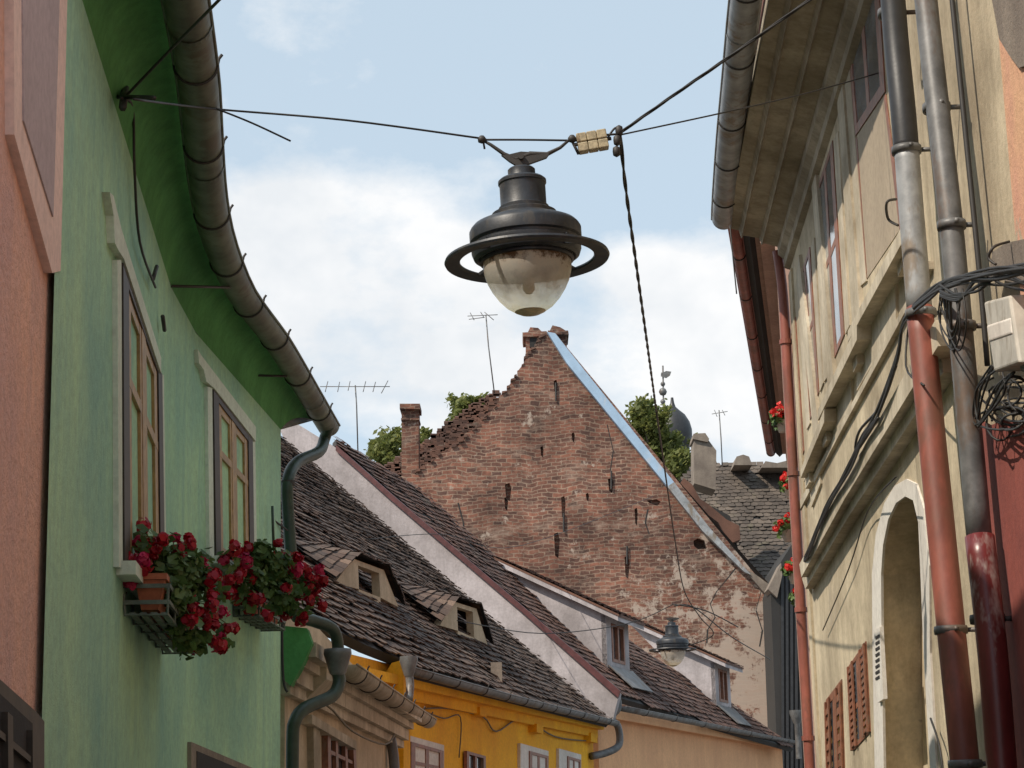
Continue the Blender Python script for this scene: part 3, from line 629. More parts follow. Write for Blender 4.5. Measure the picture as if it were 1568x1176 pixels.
for (f0,vt,bk_,wd) in (((930,1022),942,(776,874),1.9),((1097,1082),1014,(952,954),1.9)):
    F0=RB.hit(*f0); Bk=RB.hit(*bk_); d0=P(f0[0],vt,F0.y); F1=Vector((F0.x,F0.y,d0.z)); ee=h2*wd
    t=(F0-Bk).dot(out2); Bk=F0-out2*t; Bk.z=F0.z+RB.tan*t*1.0
    m=MB(); m.prism([F0-ZU*.1,F1,Bk+ZU*.02,],h2*.1); m.prism([F0+ee-ZU*.1,F1+ee,Bk+ee+ZU*.02],-h2*.1)
    q=lambda a,b:(F0+ee*a).lerp(F1+ee*a,b)
    for (a0,a1,b0,b1) in ((0,.22,0,1),(.78,1,0,1),(.22,.78,0,.14),(.22,.78,.88,1)):
        m.hexa([q(a0,b0)+out2*.003,q(a1,b0)+out2*.003,q(a1,b1)+out2*.003,q(a0,b1)+out2*.003,q(a0,b0)-out2*.1,q(a1,b0)-out2*.1,q(a1,b1)-out2*.1,q(a0,b1)-out2*.1])
    m.build('dormer_walls','white',g)
    m=MB()
    for (a0,a1,b0,b1,o) in ((.22,.27,.14,.88,0),(.73,.78,.14,.88,0),(.47,.53,.14,.88,0),(.27,.73,.83,.88,-.003),(.27,.73,.14,.2,-.003)):
        m.hexa([q(a0,b0)+out2*(.02+o),q(a1,b0)+out2*(.02+o),q(a1,b1)+out2*(.02+o),q(a0,b1)+out2*(.02+o),q(a0,b0)-out2*.06,q(a1,b0)-out2*.06,q(a1,b1)-out2*.06,q(a0,b1)-out2*.06])
    m.build('dormer_window_frame','woodred',g)
    m=MB(); m.hexa([q(.2,.12)-out2*.05,q(.8,.12)-out2*.05,q(.8,.9)-out2*.05,q(.2,.9)-out2*.05,q(.2,.12)-out2*.08,q(.8,.12)-out2*.08,q(.8,.9)-out2*.08,q(.2,.9)-out2*.08]); m.build('dormer_glass','glass',g)
    m=MB(); sl_=(F1-Bk).normalized(); oh=F1+sl_*.35-h2*.18+ZU*.005; bb=Bk-h2*.18-sl_*.3+ZU*.03; ww=h2*(wd+.36)
    m.prism([oh,bb,bb+ZU*.10,oh+ZU*.10],ww); m.build('dormer_roof_edge','white',g)
    m=MB(); m.prism([oh+ZU*.104+sl_*.03-h2*.02,bb+ZU*.104,bb+ZU*.15,oh+ZU*.15+sl_*.03-h2*.02],ww+h2*.04); m.build('dormer_roof','roofB',g)
    m=MB(); tilepatch(m,oh+ZU*.15,oh+ZU*.15+ww,bb+ZU*.15+ww,bb+ZU*.15,.2,.18,rt); tilepatch(m,oh+ZU*.15+h2*.01,oh+ZU*.15+h2*.15,bb+ZU*.16+h2*.15,bb+ZU*.16,.14,.16,rt); m.build('dormer_roof_tiles','roofB',g,False,False)
    m=MB(); nf=F0+out2*.5; nf.z=F0.z-.5*RB.tan; m.prism([F0+RB.n*.05-h2*.1,nf+RB.n*.07-h2*.1,nf+RB.n*.07+ee*.9,F0+RB.n*.05+ee+h2*.1],RB.n*.02); m.build('dormer_flashing','zincb',g)
# ================================================================= BRICK GABLE HOUSE
g=group('brick_gable_house')
YG=60.
def pbox(m,u0,v0,u1,v1,y,dep): m.prism([P(u0,v0,y),P(u1,v0,y),P(u1,v1,y),P(u0,v1,y)],(0,dep,0))
rr=random.Random(5)
lk=[(836,508),(828,516),(820,530),(806,545),(800,560),(790,574),(779,590),(768,606),(762,620),(746,634),(735,650),(714,666),(700,680),(672,696),(655,712),(632,724),(600,738)]
jag=[(846,505)]
for i in range(len(lk)-1):
    for t in (0,.33,.66):
        jag.append((lk[i][0]*(1-t)+lk[i+1][0]*t+rr.uniform(-2.5,2.5),lk[i][1]*(1-t)+lk[i+1][1]*t+rr.uniform(-2.5,2.5)))
gl=jag+[(600,738),(600,1160),(1194,1160),(1180,908)]
wall=MB().prism([P(u,v,YG) for u,v in gl],(0,.6,0)).build('gable_wall','brick',g)
cuts=[]
cuts.append(MB().prism([P(u,v,YG-.3) for u,v in ((1063,826),(1070,822),(1080,825),(1084,838),(1070,839),(1064,834))],(0,.75,0)).build('c',None))
for (u,v,w,h) in ((851,590,6,20),(778,752,10,26),(775,770,6,20),(863,776,7,34),(936,742,9,22),(853,834,9,38),(961,868,8,34),(975,790,5,26),(1002,768,22,8),(878,668,5,14),(900,760,5,12),(830,690,5,16)):
    cuts.append(MB().prism([P(u-w/2,v-h/2,YG-.3),P(u+w*.2,v-h/2-2,YG-.3),P(u+w/2,v-h/4,YG-.3),P(u+w*.25,v+h/2,YG-.3),P(u-w*.3,v+h/2-4,YG-.3)],(0,.45,0)).build('c',None))
cut(wall,cuts)
m=MB()
for pts in ([(1098,905),(1090,925),(1094,945),(1082,965),(1080,985)],[(1165,905),(1158,935),(1166,965),(1160,990)],[(990,780),(986,800),(992,818)],[(1125,870),(1110,890),(1098,905)],[(700,770),(712,800),(708,830)],[(930,650),(938,690),(934,720)]):
    P_=[P(u+rr.gauss(0,1),v,YG-.004) for u,v in pts]
    for a,b in zip(P_[:-1],P_[1:]): w=rr.uniform(.015,.045); m.prism([a,b,b+Vector((w,0,0)),a+Vector((w*1.2,0,0))],(0,.01,0))
m.build('cracks','dark',g)
m=MB(); m.prism([P(u,v,YG-.25) for u,v in ((838,508),(850,510),(880,548),(1032,738),(1022,745),(868,556))],(0,1.2,0)); m.build('verge_flashing','blueflash',g)
m=MB(); m.prism([P(u,v,YG-.25) for u,v in ((1022,745),(1032,738),(1085,806),(1150,880),(1140,876),(1075,812))],(0,1.2,0)); m.build('verge_flashing_lower','zinc',g)
m=MB(); m.prism([P(u,v,YG-.2) for u,v in ((1140,872),(1152,876),(1192,905),(1186,918),(1168,905))],(0,1.,0)); m.build('verge_shoulder','stone',g)
rk=[P(1190,908,YG+.3),P(840,510,YG+.3)]+[P(u+2,v+2,YG+.3) for u,v in lk[1:]]
nk=len(rk); mk('roof',rk+[p+Vector((0,14,0)) for p in rk],[(i,i+1,i+1+nk,i+nk) for i in range(nk-1)],'roofA',g,False,False)
m=MB()
for i in range(len(lk)-1):
    for j in range(3):
        if rr.random()<.25: continue
        t=(j+rr.random())/3; u=lk[i][0]*(1-t)+lk[i+1][0]*t; v=lk[i][1]*(1-t)+lk[i+1][1]*t; s=rr.uniform(1.5,3.5)
        p=P(u,v,YG-.05+rr.uniform(-.06,.06)); m.prism([p+Vector((-s*.025,0,-.05)),p+Vector((s*.025,0,rr.uniform(-.05,.03))),p+Vector((s*.02,0,.05)),p+Vector((-s*.02,0,rr.uniform(0,.05)))],(0,rr.uniform(.5,.8),0))
m.build('verge_tiles','roofB',g)
m=MB(); pbox(m,805,513,833,545,YG+.8,1.2); pbox(m,843,512,868,545,YG+.9,1.2); m.build('chimney','brick',g)
m=MB(); m.prism([P(u,v,YG+.7) for u,v in ((800,509),(837,507),(838,514),(801,516))],(0,1.4,0)); m.prism([P(u,v,YG+.72) for u,v in ((839,506),(870,506),(871,512),(840,512))],(0,1.4,0))
m.prism([P(u,v,YG+.85) for u,v in ((808,509),(812,501),(824,502),(830,508))],(0,1.1,0)); m.prism([P(u,v,YG+.85) for u,v in ((842,506),(846,498),(858,501),(866,506))],(0,1.1,0))
m.build('chimney_caps','brick',g)
m=MB(); pbox(m,811,517,822,532,YG+.78,.03); m.build('chimney_flue','dark',g)
m=MB()
for u,v in ((851,600),(863,800),(960,850),(936,735)): m.tube([P(u,v-14,YG-.05),P(u,v+14,YG-.05)],.03,6)
m.build('wall_anchors','iron',g)
g=group('mossy_roof_house')
m=MB(); rr=random.Random(9)
lk2=[(596,716),(618,700),(648,682),(676,660),(702,640),(730,618),(764,598)]
for i in range(len(lk2)-1):
    for j in range(8):
        t=j/8.; u=lk2[i][0]*(1-t)+lk2[i+1][0]*t; v=lk2[i][1]*(1-t)+lk2[i+1][1]*t
        for k in range(18):
            p=P(u+rr.gauss(0,2)+k*2.2,v+k*5+rr.gauss(0,1.5),66.5-k*.14); s=rr.uniform(.10,.17)
            m.hexa([p+Vector((-s,-.1,-.08)),p+Vector((s,-.1,-.08)),p+Vector((s,.15,-.02)),p+Vector((-s,.15,-.02)),p+Vector((-s,-.1,.03)),p+Vector((s,-.1,.02)),p+Vector((s,.15,.09)),p+Vector((-s,.15,.1))])
m.build('roof_tiles','roofB',g)
m=MB(); m.prism([P(604,726,69.),P(764,608,69.),P(800,700,67.3),P(640,800,67.3)],(0,1,-.2)); m.build('roof_deck','roofA',g)
m=MB(); m.prism([P(604,745,68),P(800,745,68),P(800,1100,68),P(604,1100,68)],(0,5,0)); m.build('walls','stone',g)
g=group('brick_chimney'); m=MB(); pbox(m,615,628,641,735,62.5,.8); m.build('stack','brick',g); m=MB(); pbox(m,612,618,643,626,62.3,1.1); pbox(m,614,640,642,643,62.4,.95); m.build('cap','brick',g)
# ================================================================= TREES
def tree(name,crown,base,y,n,ls,seed):
    g=group(name); rr=random.Random(seed); m=MB(); tr=MB()
    b=P(base[0],base[1],y); gz=Vector((b.x,b.y,0)); tr.tube([gz,gz.lerp(b,.5)+Vector((.2,0,0)),b],[.35,.28,.2],8)
    tot=sum(c[2]*c[3] for c in crown)
    for (u,v,ru,rv) in crown:
        c=P(u,v,y+rr.uniform(-1,1)); sx=ru*y/FP; sz=rv*y/FP
        tr.tube(smoothpts([b,b.lerp(c,.5)+Vector((0,0,-.2)),c],3),[.14,.12,.10,.08,.06,.05,.03],6)
        k=int(n*ru*rv/tot); sub=[(rr.gauss(0,.45),rr.gauss(0,.5),rr.gauss(0,.45)) for _ in range(9)]
        for i in range(k):
            s=rr.choice(sub); r_=.36
            p=c+Vector(((s[0]+rr.gauss(0,r_*.55))*sx,(s[1]+rr.gauss(0,r_))*sx,(s[2]+rr.gauss(0,r_*.55))*sz))
            nn=Vector((rr.gauss(0,1),rr.gauss(0,1),rr.gauss(0,1)+.5)).normalized(); x=nn.orthogonal().normalized(); yv=nn.cross(x); q=ls*rr.uniform(.6,1.3)
            m.add([p-x*q,p-yv*q*.5,p+x*q,p+yv*q*.5],[(0,1,2,3)])
    tr.build('trunk','bark',g,True); m.build('crown','leafd',g,False,False)
tree('broadleaf_tree',[(590,690,26,28),(612,698,26,22),(578,684,14,18),(640,690,24,26),(652,672,12,14),(606,672,14,14),(598,700,30,20),(580,700,18,20)],(605,740),85,3800,.14,1)
tree('broadleaf_tree',[(712,628,30,18),(740,614,18,14),(700,636,18,14),(722,618,18,12)],(720,700),84,2000,.14,2)
tree('broadleaf_tree',[(985,640,24,30),(1005,660,28,38),(1015,690,34,40),(990,635,18,20),(1000,690,30,40),(1040,700,26,32),(1000,625,14,14),(975,660,16,26),(1030,715,30,24),(1046,715,20,26)],(1015,780),86,7000,.15,3)
# ================================================================= TURRET
g=group('onion_dome_turret'); c=P(1032,676,96.); s=96/FP
m=MB(); m.lathe([(24*s,-150*s),(24*s,-10*s),(27*s,-6*s),(27*s,0),(29*s,8*s),(29*s,18*s),(26*s,30*s),(19*s,42*s),(10*s,50*s),(5*s,55*s),(3*s,62*s),(2*s,70*s)],c,28); m.build('dome','black',g,True)
m=MB(); c2=P(1015,640,92.); m.tube([c2-ZU*1.5,P(1015,560,92.)],.04,8)
for v,r_ in ((615,.13),(600,.2),(588,.12),(572,.09)): m.lathe([(.01,-r_),(r_*.7,-r_*.7),(r_,0),(r_*.7,r_*.7),(.01,r_)],P(1015,v,92.),12)
m.build('finial','zincb',g,True)
m=MB(); m.prism([P(u,v,91.9) for u,v in ((1012,572),(1020,568),(1028,569),(1026,575),(1020,579),(1012,576))],(0,.04,0)); m.build('weather_vane','zincb',g)
# ================================================================= BACKGROUND ROOFS RIGHT
g=group('slate_roof_house')
e0=P(1040,900,76); e1=P(1260,900,76); e1.z=e0.z
RR=Roof(e0,e1,1.0)
RR.tiles('roof',[(1040,920),(1260,920),(1260,720),(1215,714),(1170,712),(1110,712),(1075,706),(1045,735),(1040,760)],'roofC',g,.30,.24,1.6)
m=MB(); m.prism([P(1040,905,77),P(1260,905,77),P(1260,1160,77),P(1040,1160,77)],(0,5,0)); m.build('walls','stone',g)
m=MB(); m.prism([P(u,v,72.) for u,v in ((1040,742),(1047,732),(1060,742),(1072,764),(1085,772),(1112,795),(1132,805),(1134,826),(1118,832),(1100,800),(1060,770))],(0,.8,0)); m.build('ragged_ridge','roofB',g)
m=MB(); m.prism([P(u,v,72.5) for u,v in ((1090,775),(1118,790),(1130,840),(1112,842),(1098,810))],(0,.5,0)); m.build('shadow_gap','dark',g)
m=MB(); m.prism([P(u,v,74.) for u,v in ((1063,672),(1072,668),(1082,670),(1097,690),(1096,750),(1063,740))],(0,1.5,0)); m.prism([P(u,v,73.9) for u,v in ((1061,672),(1062,664),(1080,663),(1086,672),(1084,677))],(0,1.6,0)); m.build('chimney','stone',g)
m=MB(); m.prism([P(u,v,80.) for u,v in ((1124,712),(1128,699),(1138,696),(1147,699),(1152,712))],(0,1.5,0)); m.prism([P(u,v,80.) for u,v in ((1166,716),(1172,706),(1190,709),(1210,704),(1225,716))],(0,1.5,0)); m.build('ridge_stones','stone',g)
g=group('shaded_timber_house')  # dark wood; its near-black colour also paints the shade of this gap
m=MB(); m.prism([P(u,v,58.) for u,v in ((1180,905),(1196,860),(1215,830),(1260,820),(1262,1200),(1192,1200))],(0,4,0)); m.build('wall','dark',g)
m=MB()
for u in range(1196,1258,7): m.prism([P(u,880,57.95),P(u+4,880,57.95),P(u+5,1200,57.95),P(u+1,1200,57.95)],(0,.1,0))
m.build('boards','black',g)
m=MB(); m.prism([P(u,v,57.8) for u,v in ((1176,902),(1196,862),(1198,880),(1190,915))],(0,1.,0)); m.build('corner_post','stone',g)
m=MB(); m.lathe([(.18,.2),(.18,.12),(.1,-.1),(.07,-.15),(.07,-1.)],P(1220,1100,50.),12); m.build('rain_hopper','zincb',g,True)
# ================================================================= ANTENNAS
def ant(name,poles,els,y,r=.02):
    g=group(name); m=MB(); m.tube([P(*p,y) for p in poles],r,6); m.build('mast','zincb',g,True)
    m=MB()
    for a,b in els: m.tube([P(*a,y),P(*b,y-.2)],r*.6,5)
    m.build('elements','zincb',g,True)
ant('roof_antenna',[(544,590),(546,620),(548,690)],[((490,592),(597,592)),((502,584),(498,600)),((520,585),(517,600)),((560,584),(556,600)),((594,583),(584,602)),((536,584),(533,598)),((575,585),(571,600))],42,.016)
ant('roof_antenna',[(744,482),(748,530),(757,602)],[((716,484),(762,482)),((720,479),(726,490)),((736,478),(741,486)),((718,489),(742,486)),((742,478),(756,490))],64,.024)
ant('roof_antenna',[(1101,628),(1104,670),(1106,712)],[((1090,634),(1114,630)),((1094,628),(1098,638)),((1106,628),(1110,636))],76,.025)
# ================================================================= RIGHT CREAM HOUSE
g=group('cream_house')
a=P(1207,365,17.0); b=P(1301,0,12.1)
WR0=Wall((b.x,b.y),(a.x,a.y),-1)
b2=WR0.sz(-5.2,0); WR=Wall((b2.x,b2.y),(a.x,a.y),-1)
ZT=1.6+5.2
wall=MB().prism([WR.sz(0,0),WR.sz(WR.len,0),WR.sz(WR.len,ZT),WR.sz(0,ZT)],-WR.n*.7).build('wall','cream',g)
arch=[(1356,1320),(1350,1000),(1349,880),(1352,835),(1360,795),(1372,770),(1386,760),(1398,766),(1406,800),(1409,870),(1414,1000),(1432,1320)]
arch_cut=[WR.pt(u,v,.0) for u,v in arch]
W1t=[(1298,70),(1344,-70),(1357,140),(1310,210)]; W1b=[(1311,214),(1358,144),(1383,345),(1326,430)]
W2=[(1252,290),(1276,215),(1294,512),(1268,575)]; W3=[(1225,428),(1241,378),(1255,600),(1240,648)]
W4=[(1211,510),(1219,485),(1232,690),(1225,720)]
L1=[(1266,1072),(1290,1040),(1298,1300),(1272,1300)]; L2=[(1301,1020),(1327,982),(1334,1120),(1307,1150)]
cut(wall,[MB().prism([p+WR.n*.1 for p in arch_cut],-WR.n*.35).build('c',None)])
def band(px_in,grow,off,dep,name):
    m=MB(); cx=1380; pts_o=[]
    for i,(u,v) in enumerate(px_in):
        if v>880: du=-grow if u<cx else grow*.7; dv=0
        else:
            ang=math.atan2(v-880,(u-cx)*2.2); du=math.cos(ang)*grow; dv=math.sin(ang)*grow*1.9
        pts_o.append((u+du,v+dv))
    for i in range(len(px_in)-1):
        WR.slab(m,[px_in[i],px_in[i+1],pts_o[i+1],pts_o[i]],off,dep)
    m.build(name,'whitew',g)
band(arch,14,.012,.016,'niche_surround')
FR=.009
def flatwin(q,nx,rows,fa,fb):
    Q=Quad(WR,*q); m=MB(); Q.box(m,fa*.5,1-fa*.5,fb*.5,1-fb*.5,-.01,.003); m.build('window_glass','glassl',g)
    m=MB(); Q.box(m,0,fa,0,1,-.004,FR); Q.box(m,1-fa,1,0,1,-.004,FR); Q.box(m,fa,1-fa,0,fb,-.004,FR-.001); Q.box(m,fa,1-fa,1-fb,1,-.004,FR-.001)
    for i in range(1,nx): Q.box(m,i/nx-fa*.35,i/nx+fa*.35,fb,1-fb,-.003,FR-.002)
    for r in rows: Q.box(m,fa,1-fa,r-fb*.6,r+fb*.6,-.003,FR-.003)
    m.build('window_frame','woodred',g)
flatwin(W1t,2,(),.12,.09)
m=MB(); Quad(WR,*W1b).box(m,.0,1,.0,1,-.01,.004); m.build('blind','blind',g)
m=MB(); Q=Quad(WR,*W1b); Q.box(m,0,.06,0,1,-.004,.008); Q.box(m,.94,1,0,1,-.004,.008); m.build('blind_frame','woodred',g)
for q in (W2,W3,W4): flatwin(q,2,(.52,),.15,.03)
m=MB()
for q in ([W1t[0],W1t[1],W1b[2],W1b[3]],W2,W3):
    (a0,a1),(b0,b1),(c0,c1),(d0,d1)=q; k=(b0-a0)*.2+2
    WR.slab(m,[(a0-k,a1+8),(a0,a1),(d0,d1),(d0-k,d1+10)],.012,.016); WR.slab(m,[(b0,b1),(b0+k,b1-14),(c0+k,c1-14),(c0,c1)],.012,.016)
m.build('window_surrounds','creamtrim',g)
m=MB()
for (u0,u1,v0,v1) in ((1281,1289,30,560),(1242,1247,160,640),(1220,1223,300,700)):
    WR.slab(m,[(u0,v0+120),(u1,v0+90),(u1+31,v1-40),(u0+29,v1)],.028,.032)
m.build('pilasters','creamtrim',g)
m=MB()
for (u0,v0,u1,v1,h) in ((1298,524,1384,366,24),(1252,644,1312,520,22),(1226,732,1262,646,18)):
    WR.slab(m,[(u0,v0-h*.7),(u1,v1-h*1.1),(u1,v1),(u0,v0)],.11,.115)
    WR.slab(m,[(u0+5,v0-1),(u1-4,v1-1),(u1-4,v1+h*.5),(u0+5,v0+h*.35)],.07,.075)
    for t in (.12,.86):
        uu=u0+(u1-u0)*t; vv=v0+(v1-v0)*t; WR.slab(m,[(uu,vv),(uu+7,vv-12),(uu+9,vv+h*.9),(uu+3,vv+h*1.5)],.065,.066)
m.build('sills','creamtrim',g)
m=MB()
for (u0,v0,u1,v1,h) in ((1304,550,1374,412,60),(1259,664,1306,560,46),(1234,748,1258,690,36)):
    WR.slab(m,[(u0+6,v0),(u1-4,v1+4),(u1-2,v1+h*1.4),(u0+8,v0+h*.8)],.018,.02)
m.build('apron_panels','creamtrim',g)
m=MB(); WR.slab(m,[(1224,864),(1290,742),(1432,490),(1436,530),(1292,766),(1227,884)],.13,.135)
WR.slab(m,[(1228,886),(1296,768),(1440,535),(1444,570),(1300,790),(1233,902)],.075,.08); m.build('string_course','creamtrim',g)
m=MB(); WR.slab(m,[(1222,772),(1292,640),(1420,400),(1421,412),(1293,650),(1224,782)],.03,.032); m.build('upper_string','creamtrim',g)
prof=[(0,-.22),(.05,-.20),(.05,-.12),(.10,-.08),(.10,.0),(.22,.04),(.24,.02),(.26,.09),(.40,.12),(.42,.09),(.44,.17),(.54,.20),(.54,.30),(0,.30)]
m=MB(); far=[WR.sz(WR.len+.02,ZT+z-.12,o) for o,z in prof]; m.prism(far,-WR.e*(WR.len-.0)); m.build('eave_cornice','soffit',g)
gR=[Pz(u,v,1.6+5.35) for u,v in ((1172,-260),(1152,-80),(1140,10),(1128,120),(1118,210),(1110,300),(1108,335))]
gutter('gutter',gR,.105,'zinc',g,3)
m=MB(); rt_=WR.sz(0,ZT+.2,.55); rf=WR.sz(WR.len,ZT+.2,.55); m.prism([rt_,rf,rf-WR.n*5+ZU*4,rt_-WR.n*5+ZU*4],(0,0,.1)); m.build('roof','redtile',g)
for q in (L1,L2):
    flatwin(q,2,(.45,),.2,.05)
    m=MB(); Q=Quad(WR,*q)
    for (x0,x1) in ((.0,.30),(.70,1.)):
        Q.box(m,x0,x0+.06,.0,.98,.012,.024); Q.box(m,x1-.06,x1,.0,.98,.012,.024)
        for k in range(12): Q.box(m,x0+.06,x1-.06,.03+k*.078,.07+k*.078,.012,.021)
    m.build('shutters','woodred',g)
m=MB(); m.prism([WR.sz(WR.len-.25,0,.02),WR.sz(WR.len,0,.02),WR.sz(WR.len,ZT-.4,.02),WR.sz(WR.len-.25,ZT-.4,.02)],-WR.n*.03); m.build('corner_pilaster','cream',g)
tubeo('corner_downpipe',[WR.sz(WR.len+.05,ZT-.15,.10),WR.sz(WR.len+.05,ZT-.6,.07),WR.sz(WR.len+.05,ZT-1.5,.07),WR.sz(WR.len+.05,2.2,.07),WR.sz(WR.len+.05,0.,.07)],.045,'redpipe',g)
m=MB()
for z in (2.3,3.4,4.6,5.8): m.lathe([(.045,-.02),(.058,-.02),(.058,.02),(.045,.02)],WR.sz(WR.len+.05,z,.07),14)
m.build('corner_pipe_clamps','redpipe',g)
g2=group('house_plaque'); m2=MB(); WR.slab(m2,[(1338,966),(1347,960),(1353,1070),(1344,1076)],.03,.025); m2.build('plate','whitew',g2); m3=MB()
for v in range(975,1040,9): WR.slab(m3,[(1340,v),(1346,v-4),(1346.5,v),(1340.5,v+4)],.034,.003)
m3.build('lettering','cable',g2)
# ================================================================= ORANGE HOUSE far right
g=group('orange_house')
a=P(1492,588,7.55); 
WO=Wall((WR.sz(0,0,.05).x-.4*WR.e.x*10,WR.sz(0,0,.05).y-.4*WR.e.y*10),(WR.sz(0,0,.05)+WR.e*((a-WR.sz(0,0,.05)).dot(WR.e))).to_tuple()[:2],-1)
m=MB(); m.prism([WO.sz(0,0),WO.sz(WO.len,0),WO.sz(WO.len,6.6),WO.sz(0,6.6)],-WO.n*.5); m.build('wall','orange',g)
m=MB(); WO.slab(m,[(1494,640),(1515,652),(1540,642),(1600,660),(1600,1300),(1540,1300)],.012,.014); m.build('red_dado','redwall',g)
m=MB(); WO.slab(m,[(1520,386),(1540,372),(1568,366),(1600,366),(1600,440),(1550,432),(1512,425)],.012,.013); WO.slab(m,[(1515,-20),(1600,-20),(1600,90),(1560,104),(1545,84),(1530,60)],.012,.013); m.build('bare_patches','stone',g)
# ================================================================= DOWNPIPES at the joint
def pipe(name,secs,clamps,wall,off,r):
    g=group(name)
    for i,(pts,mat) in enumerate(secs):
        tubeo('section_%d'%(i+1),[wall.pt(u,v,off) for u,v in pts],r*(1 if i%2==0 else .97),mat,g,20)
    m=MB()
    for (u,v) in clamps:
        c=wall.pt(u,v,off); m.lathe([(r,-.018),(r+.010,-.018),(r+.012,0),(r+.010,.018),(r,.018)],c,20); m.tube([c-wall.n*r,c-wall.n*(off)],.012,6)
        m.tube([c-wall.e*(r+.03)-wall.n*.01,c-wall.e*(r-.005)-wall.n*.01],.012,6)
    m.build('clamps','iron' if 'maroon' in name else 'zincb',g,True); return g
pipe('downpipe',[([(1363,-60),(1372,60),(1382,160),(1388,232)],'black'),([(1388,228),(1396,330),(1408,474)],'zinc')],[(1388,230),(1366,20)],WR,.16,.064)
pipe('red_downpipe',[([(1408,472),(1430,700),(1456,960),(1478,1176),(1486,1300)],'redpipe')],[(1410,480),(1456,965),(1478,1170)],WR,.16,.066)
pipe('grey_downpipe',[([(1412,-60),(1424,60),(1440,200),(1458,360),(1476,560),(1500,826)],'zincb')],[(1434,165),(1457,345),(1472,500)],WO,.11,.053)
pipe('maroon_downpipe',[([(1500,822),(1520,1000),(1534,1176),(1544,1300)],'maroon')],[(1512,948)],WO,.11,.062)
pipe('thin_conduit',[([(1452,-60),(1478,200),(1500,420),(1512,560)],'cable')],[],WO,.03,.012)
# ================================================================= electrical boxes and cable bundles
g=group('electric_meter_box')
def rbox(par,w,px,off,dep,mat,name):
    m=MB(); w.slab(m,px,off,dep); o=m.build(name,mat,par); md=o.modifiers.new('b','BEVEL'); md.width=.012; md.segments=3; return o
rbox(g,WO,[(1506,462),(1544,452),(1560,556),(1522,570)],.16,.12,'box','housing'); rbox(g,WO,[(1510,498),(1546,486),(1549,512),(1514,524)],.165,.02,'whitew','lid'); rbox(g,WO,[(1555,500),(1600,490),(1600,565),(1562,570)],.12,.1,'woodgrey','side_box')
g=group('wall_cable_bundle'); rr=random.Random(4); m=MB()
j=lambda s:rr.uniform(-s,s)
for i in range(8):
    o=.12+.03*rr.random()
    m.tube(smoothpts([WO.pt(1600,408+j(9),o),WO.pt(1530,418+j(9),o+.05),WR.pt(1460,432+j(9),.25),WR.pt(1425,450+j(8),.26),WR.pt(1385,492+j(6),.16),WR.pt(1374,545+j(8),.16),WR.pt(1345,628+j(9),.16),WR.pt(1322,670+j(8),.16),WR.pt(1300,718+j(9),.16),WR.pt(1262,785+j(8),.15),WR.pt(1238,844+j(8),.15),WR.pt(1228,860,.1)],5),rr.uniform(.004,.009),6)
m.tube(smoothpts([WR.pt(1372,560,.16),WR.pt(1350,620,.15),WR.pt(1316,660,.16),WR.pt(1312,690,.15),WR.pt(1345,640,.16)]),.009,6)
for i in range(5): 
    m.tube(smoothpts([WO.pt(1450+j(8),445,.18),WO.pt(1462+j(6),540,.15),WO.pt(1480+j(5),640,.04),WO.pt(1490+j(5),760,.04),WO.pt(1500+j(4),900,.03),WO.pt(1520+j(4),1060,.03),WO.pt(1552,1200,.03)]),.006,6)
for i in range(6): m.tube(smoothpts([WO.pt(1590,430+j(22),.1),WO.pt(1540,425+j(14),.12),WO.pt(1500,432+j(14),.18),WO.pt(1470,448+j(12),.2),WO.pt(1440,442+j(12),.22)]),.006,6)
m.build('cables','cable',g,True)
m=MB()
for i in range(12):
    u0=1545+rr.uniform(-14,20); v0=625+rr.uniform(-26,26); ru=rr.uniform(18,42); rv=rr.uniform(14,34); ph=rr.uniform(0,6)
    m.tube([WO.pt(u0+ru*math.cos(ph+t*.42),v0+rv*math.sin(ph+t*.42),.05+.05*math.sin(t*.5+i)) for t in range(14)],.005,6)
for i in range(4):
    m.tube(smoothpts([WO.pt(1525+j(12),560,.1),WO.pt(1500+j(8),600+j(8),.1),WO.pt(1496+j(8),650+j(10),.1),WO.pt(1530+j(8),600+j(10),.1),WO.pt(1545+j(10),570,.1)]),.005,6)
for i in range(4):
    u0=1455+j(12); v0=480+j(25); m.tube(smoothpts([WO.pt(u0-10,445,.2),WO.pt(u0-14,v0,.2),WO.pt(u0+4,v0+40+j(12),.2),WO.pt(u0+16,v0+5,.2),WO.pt(u0+10,442,.2)]),.004,6)
m.build('coiled_cable','cable',g,True)
m=MB(); m.tube(smoothpts([WO.pt(1545,370,.02),WO.pt(1522,378,.1),WO.pt(1514,395,.12),WO.pt(1525,405,.1)]),.006,6); m.tube(smoothpts([WR.pt(1375,345,.06),WR.pt(1360,335,.1),WR.pt(1358,310,.12),WR.pt(1372,305,.06)]),.008,8); m.build('hooks','iron',g,True)
m=MB(); 
m.tube(smoothpts([WR.pt(1260,965,.04),WR.pt(1300,870,.04),WR.pt(1330,780,.05),WR.pt(1372,730,.16)]),.005,5)
m.tube(smoothpts([WR.pt(1395,470,.1),WR.pt(1387,560,.16),WR.pt(1415,590,.2)]),.006,5); m.tube(smoothpts([WR.pt(1425,1100,.05),WR.pt(1440,1150,.05),WR.pt(1450,1250,.05)]),.006,5)
m.build('drooping_wires','cable',g,True)
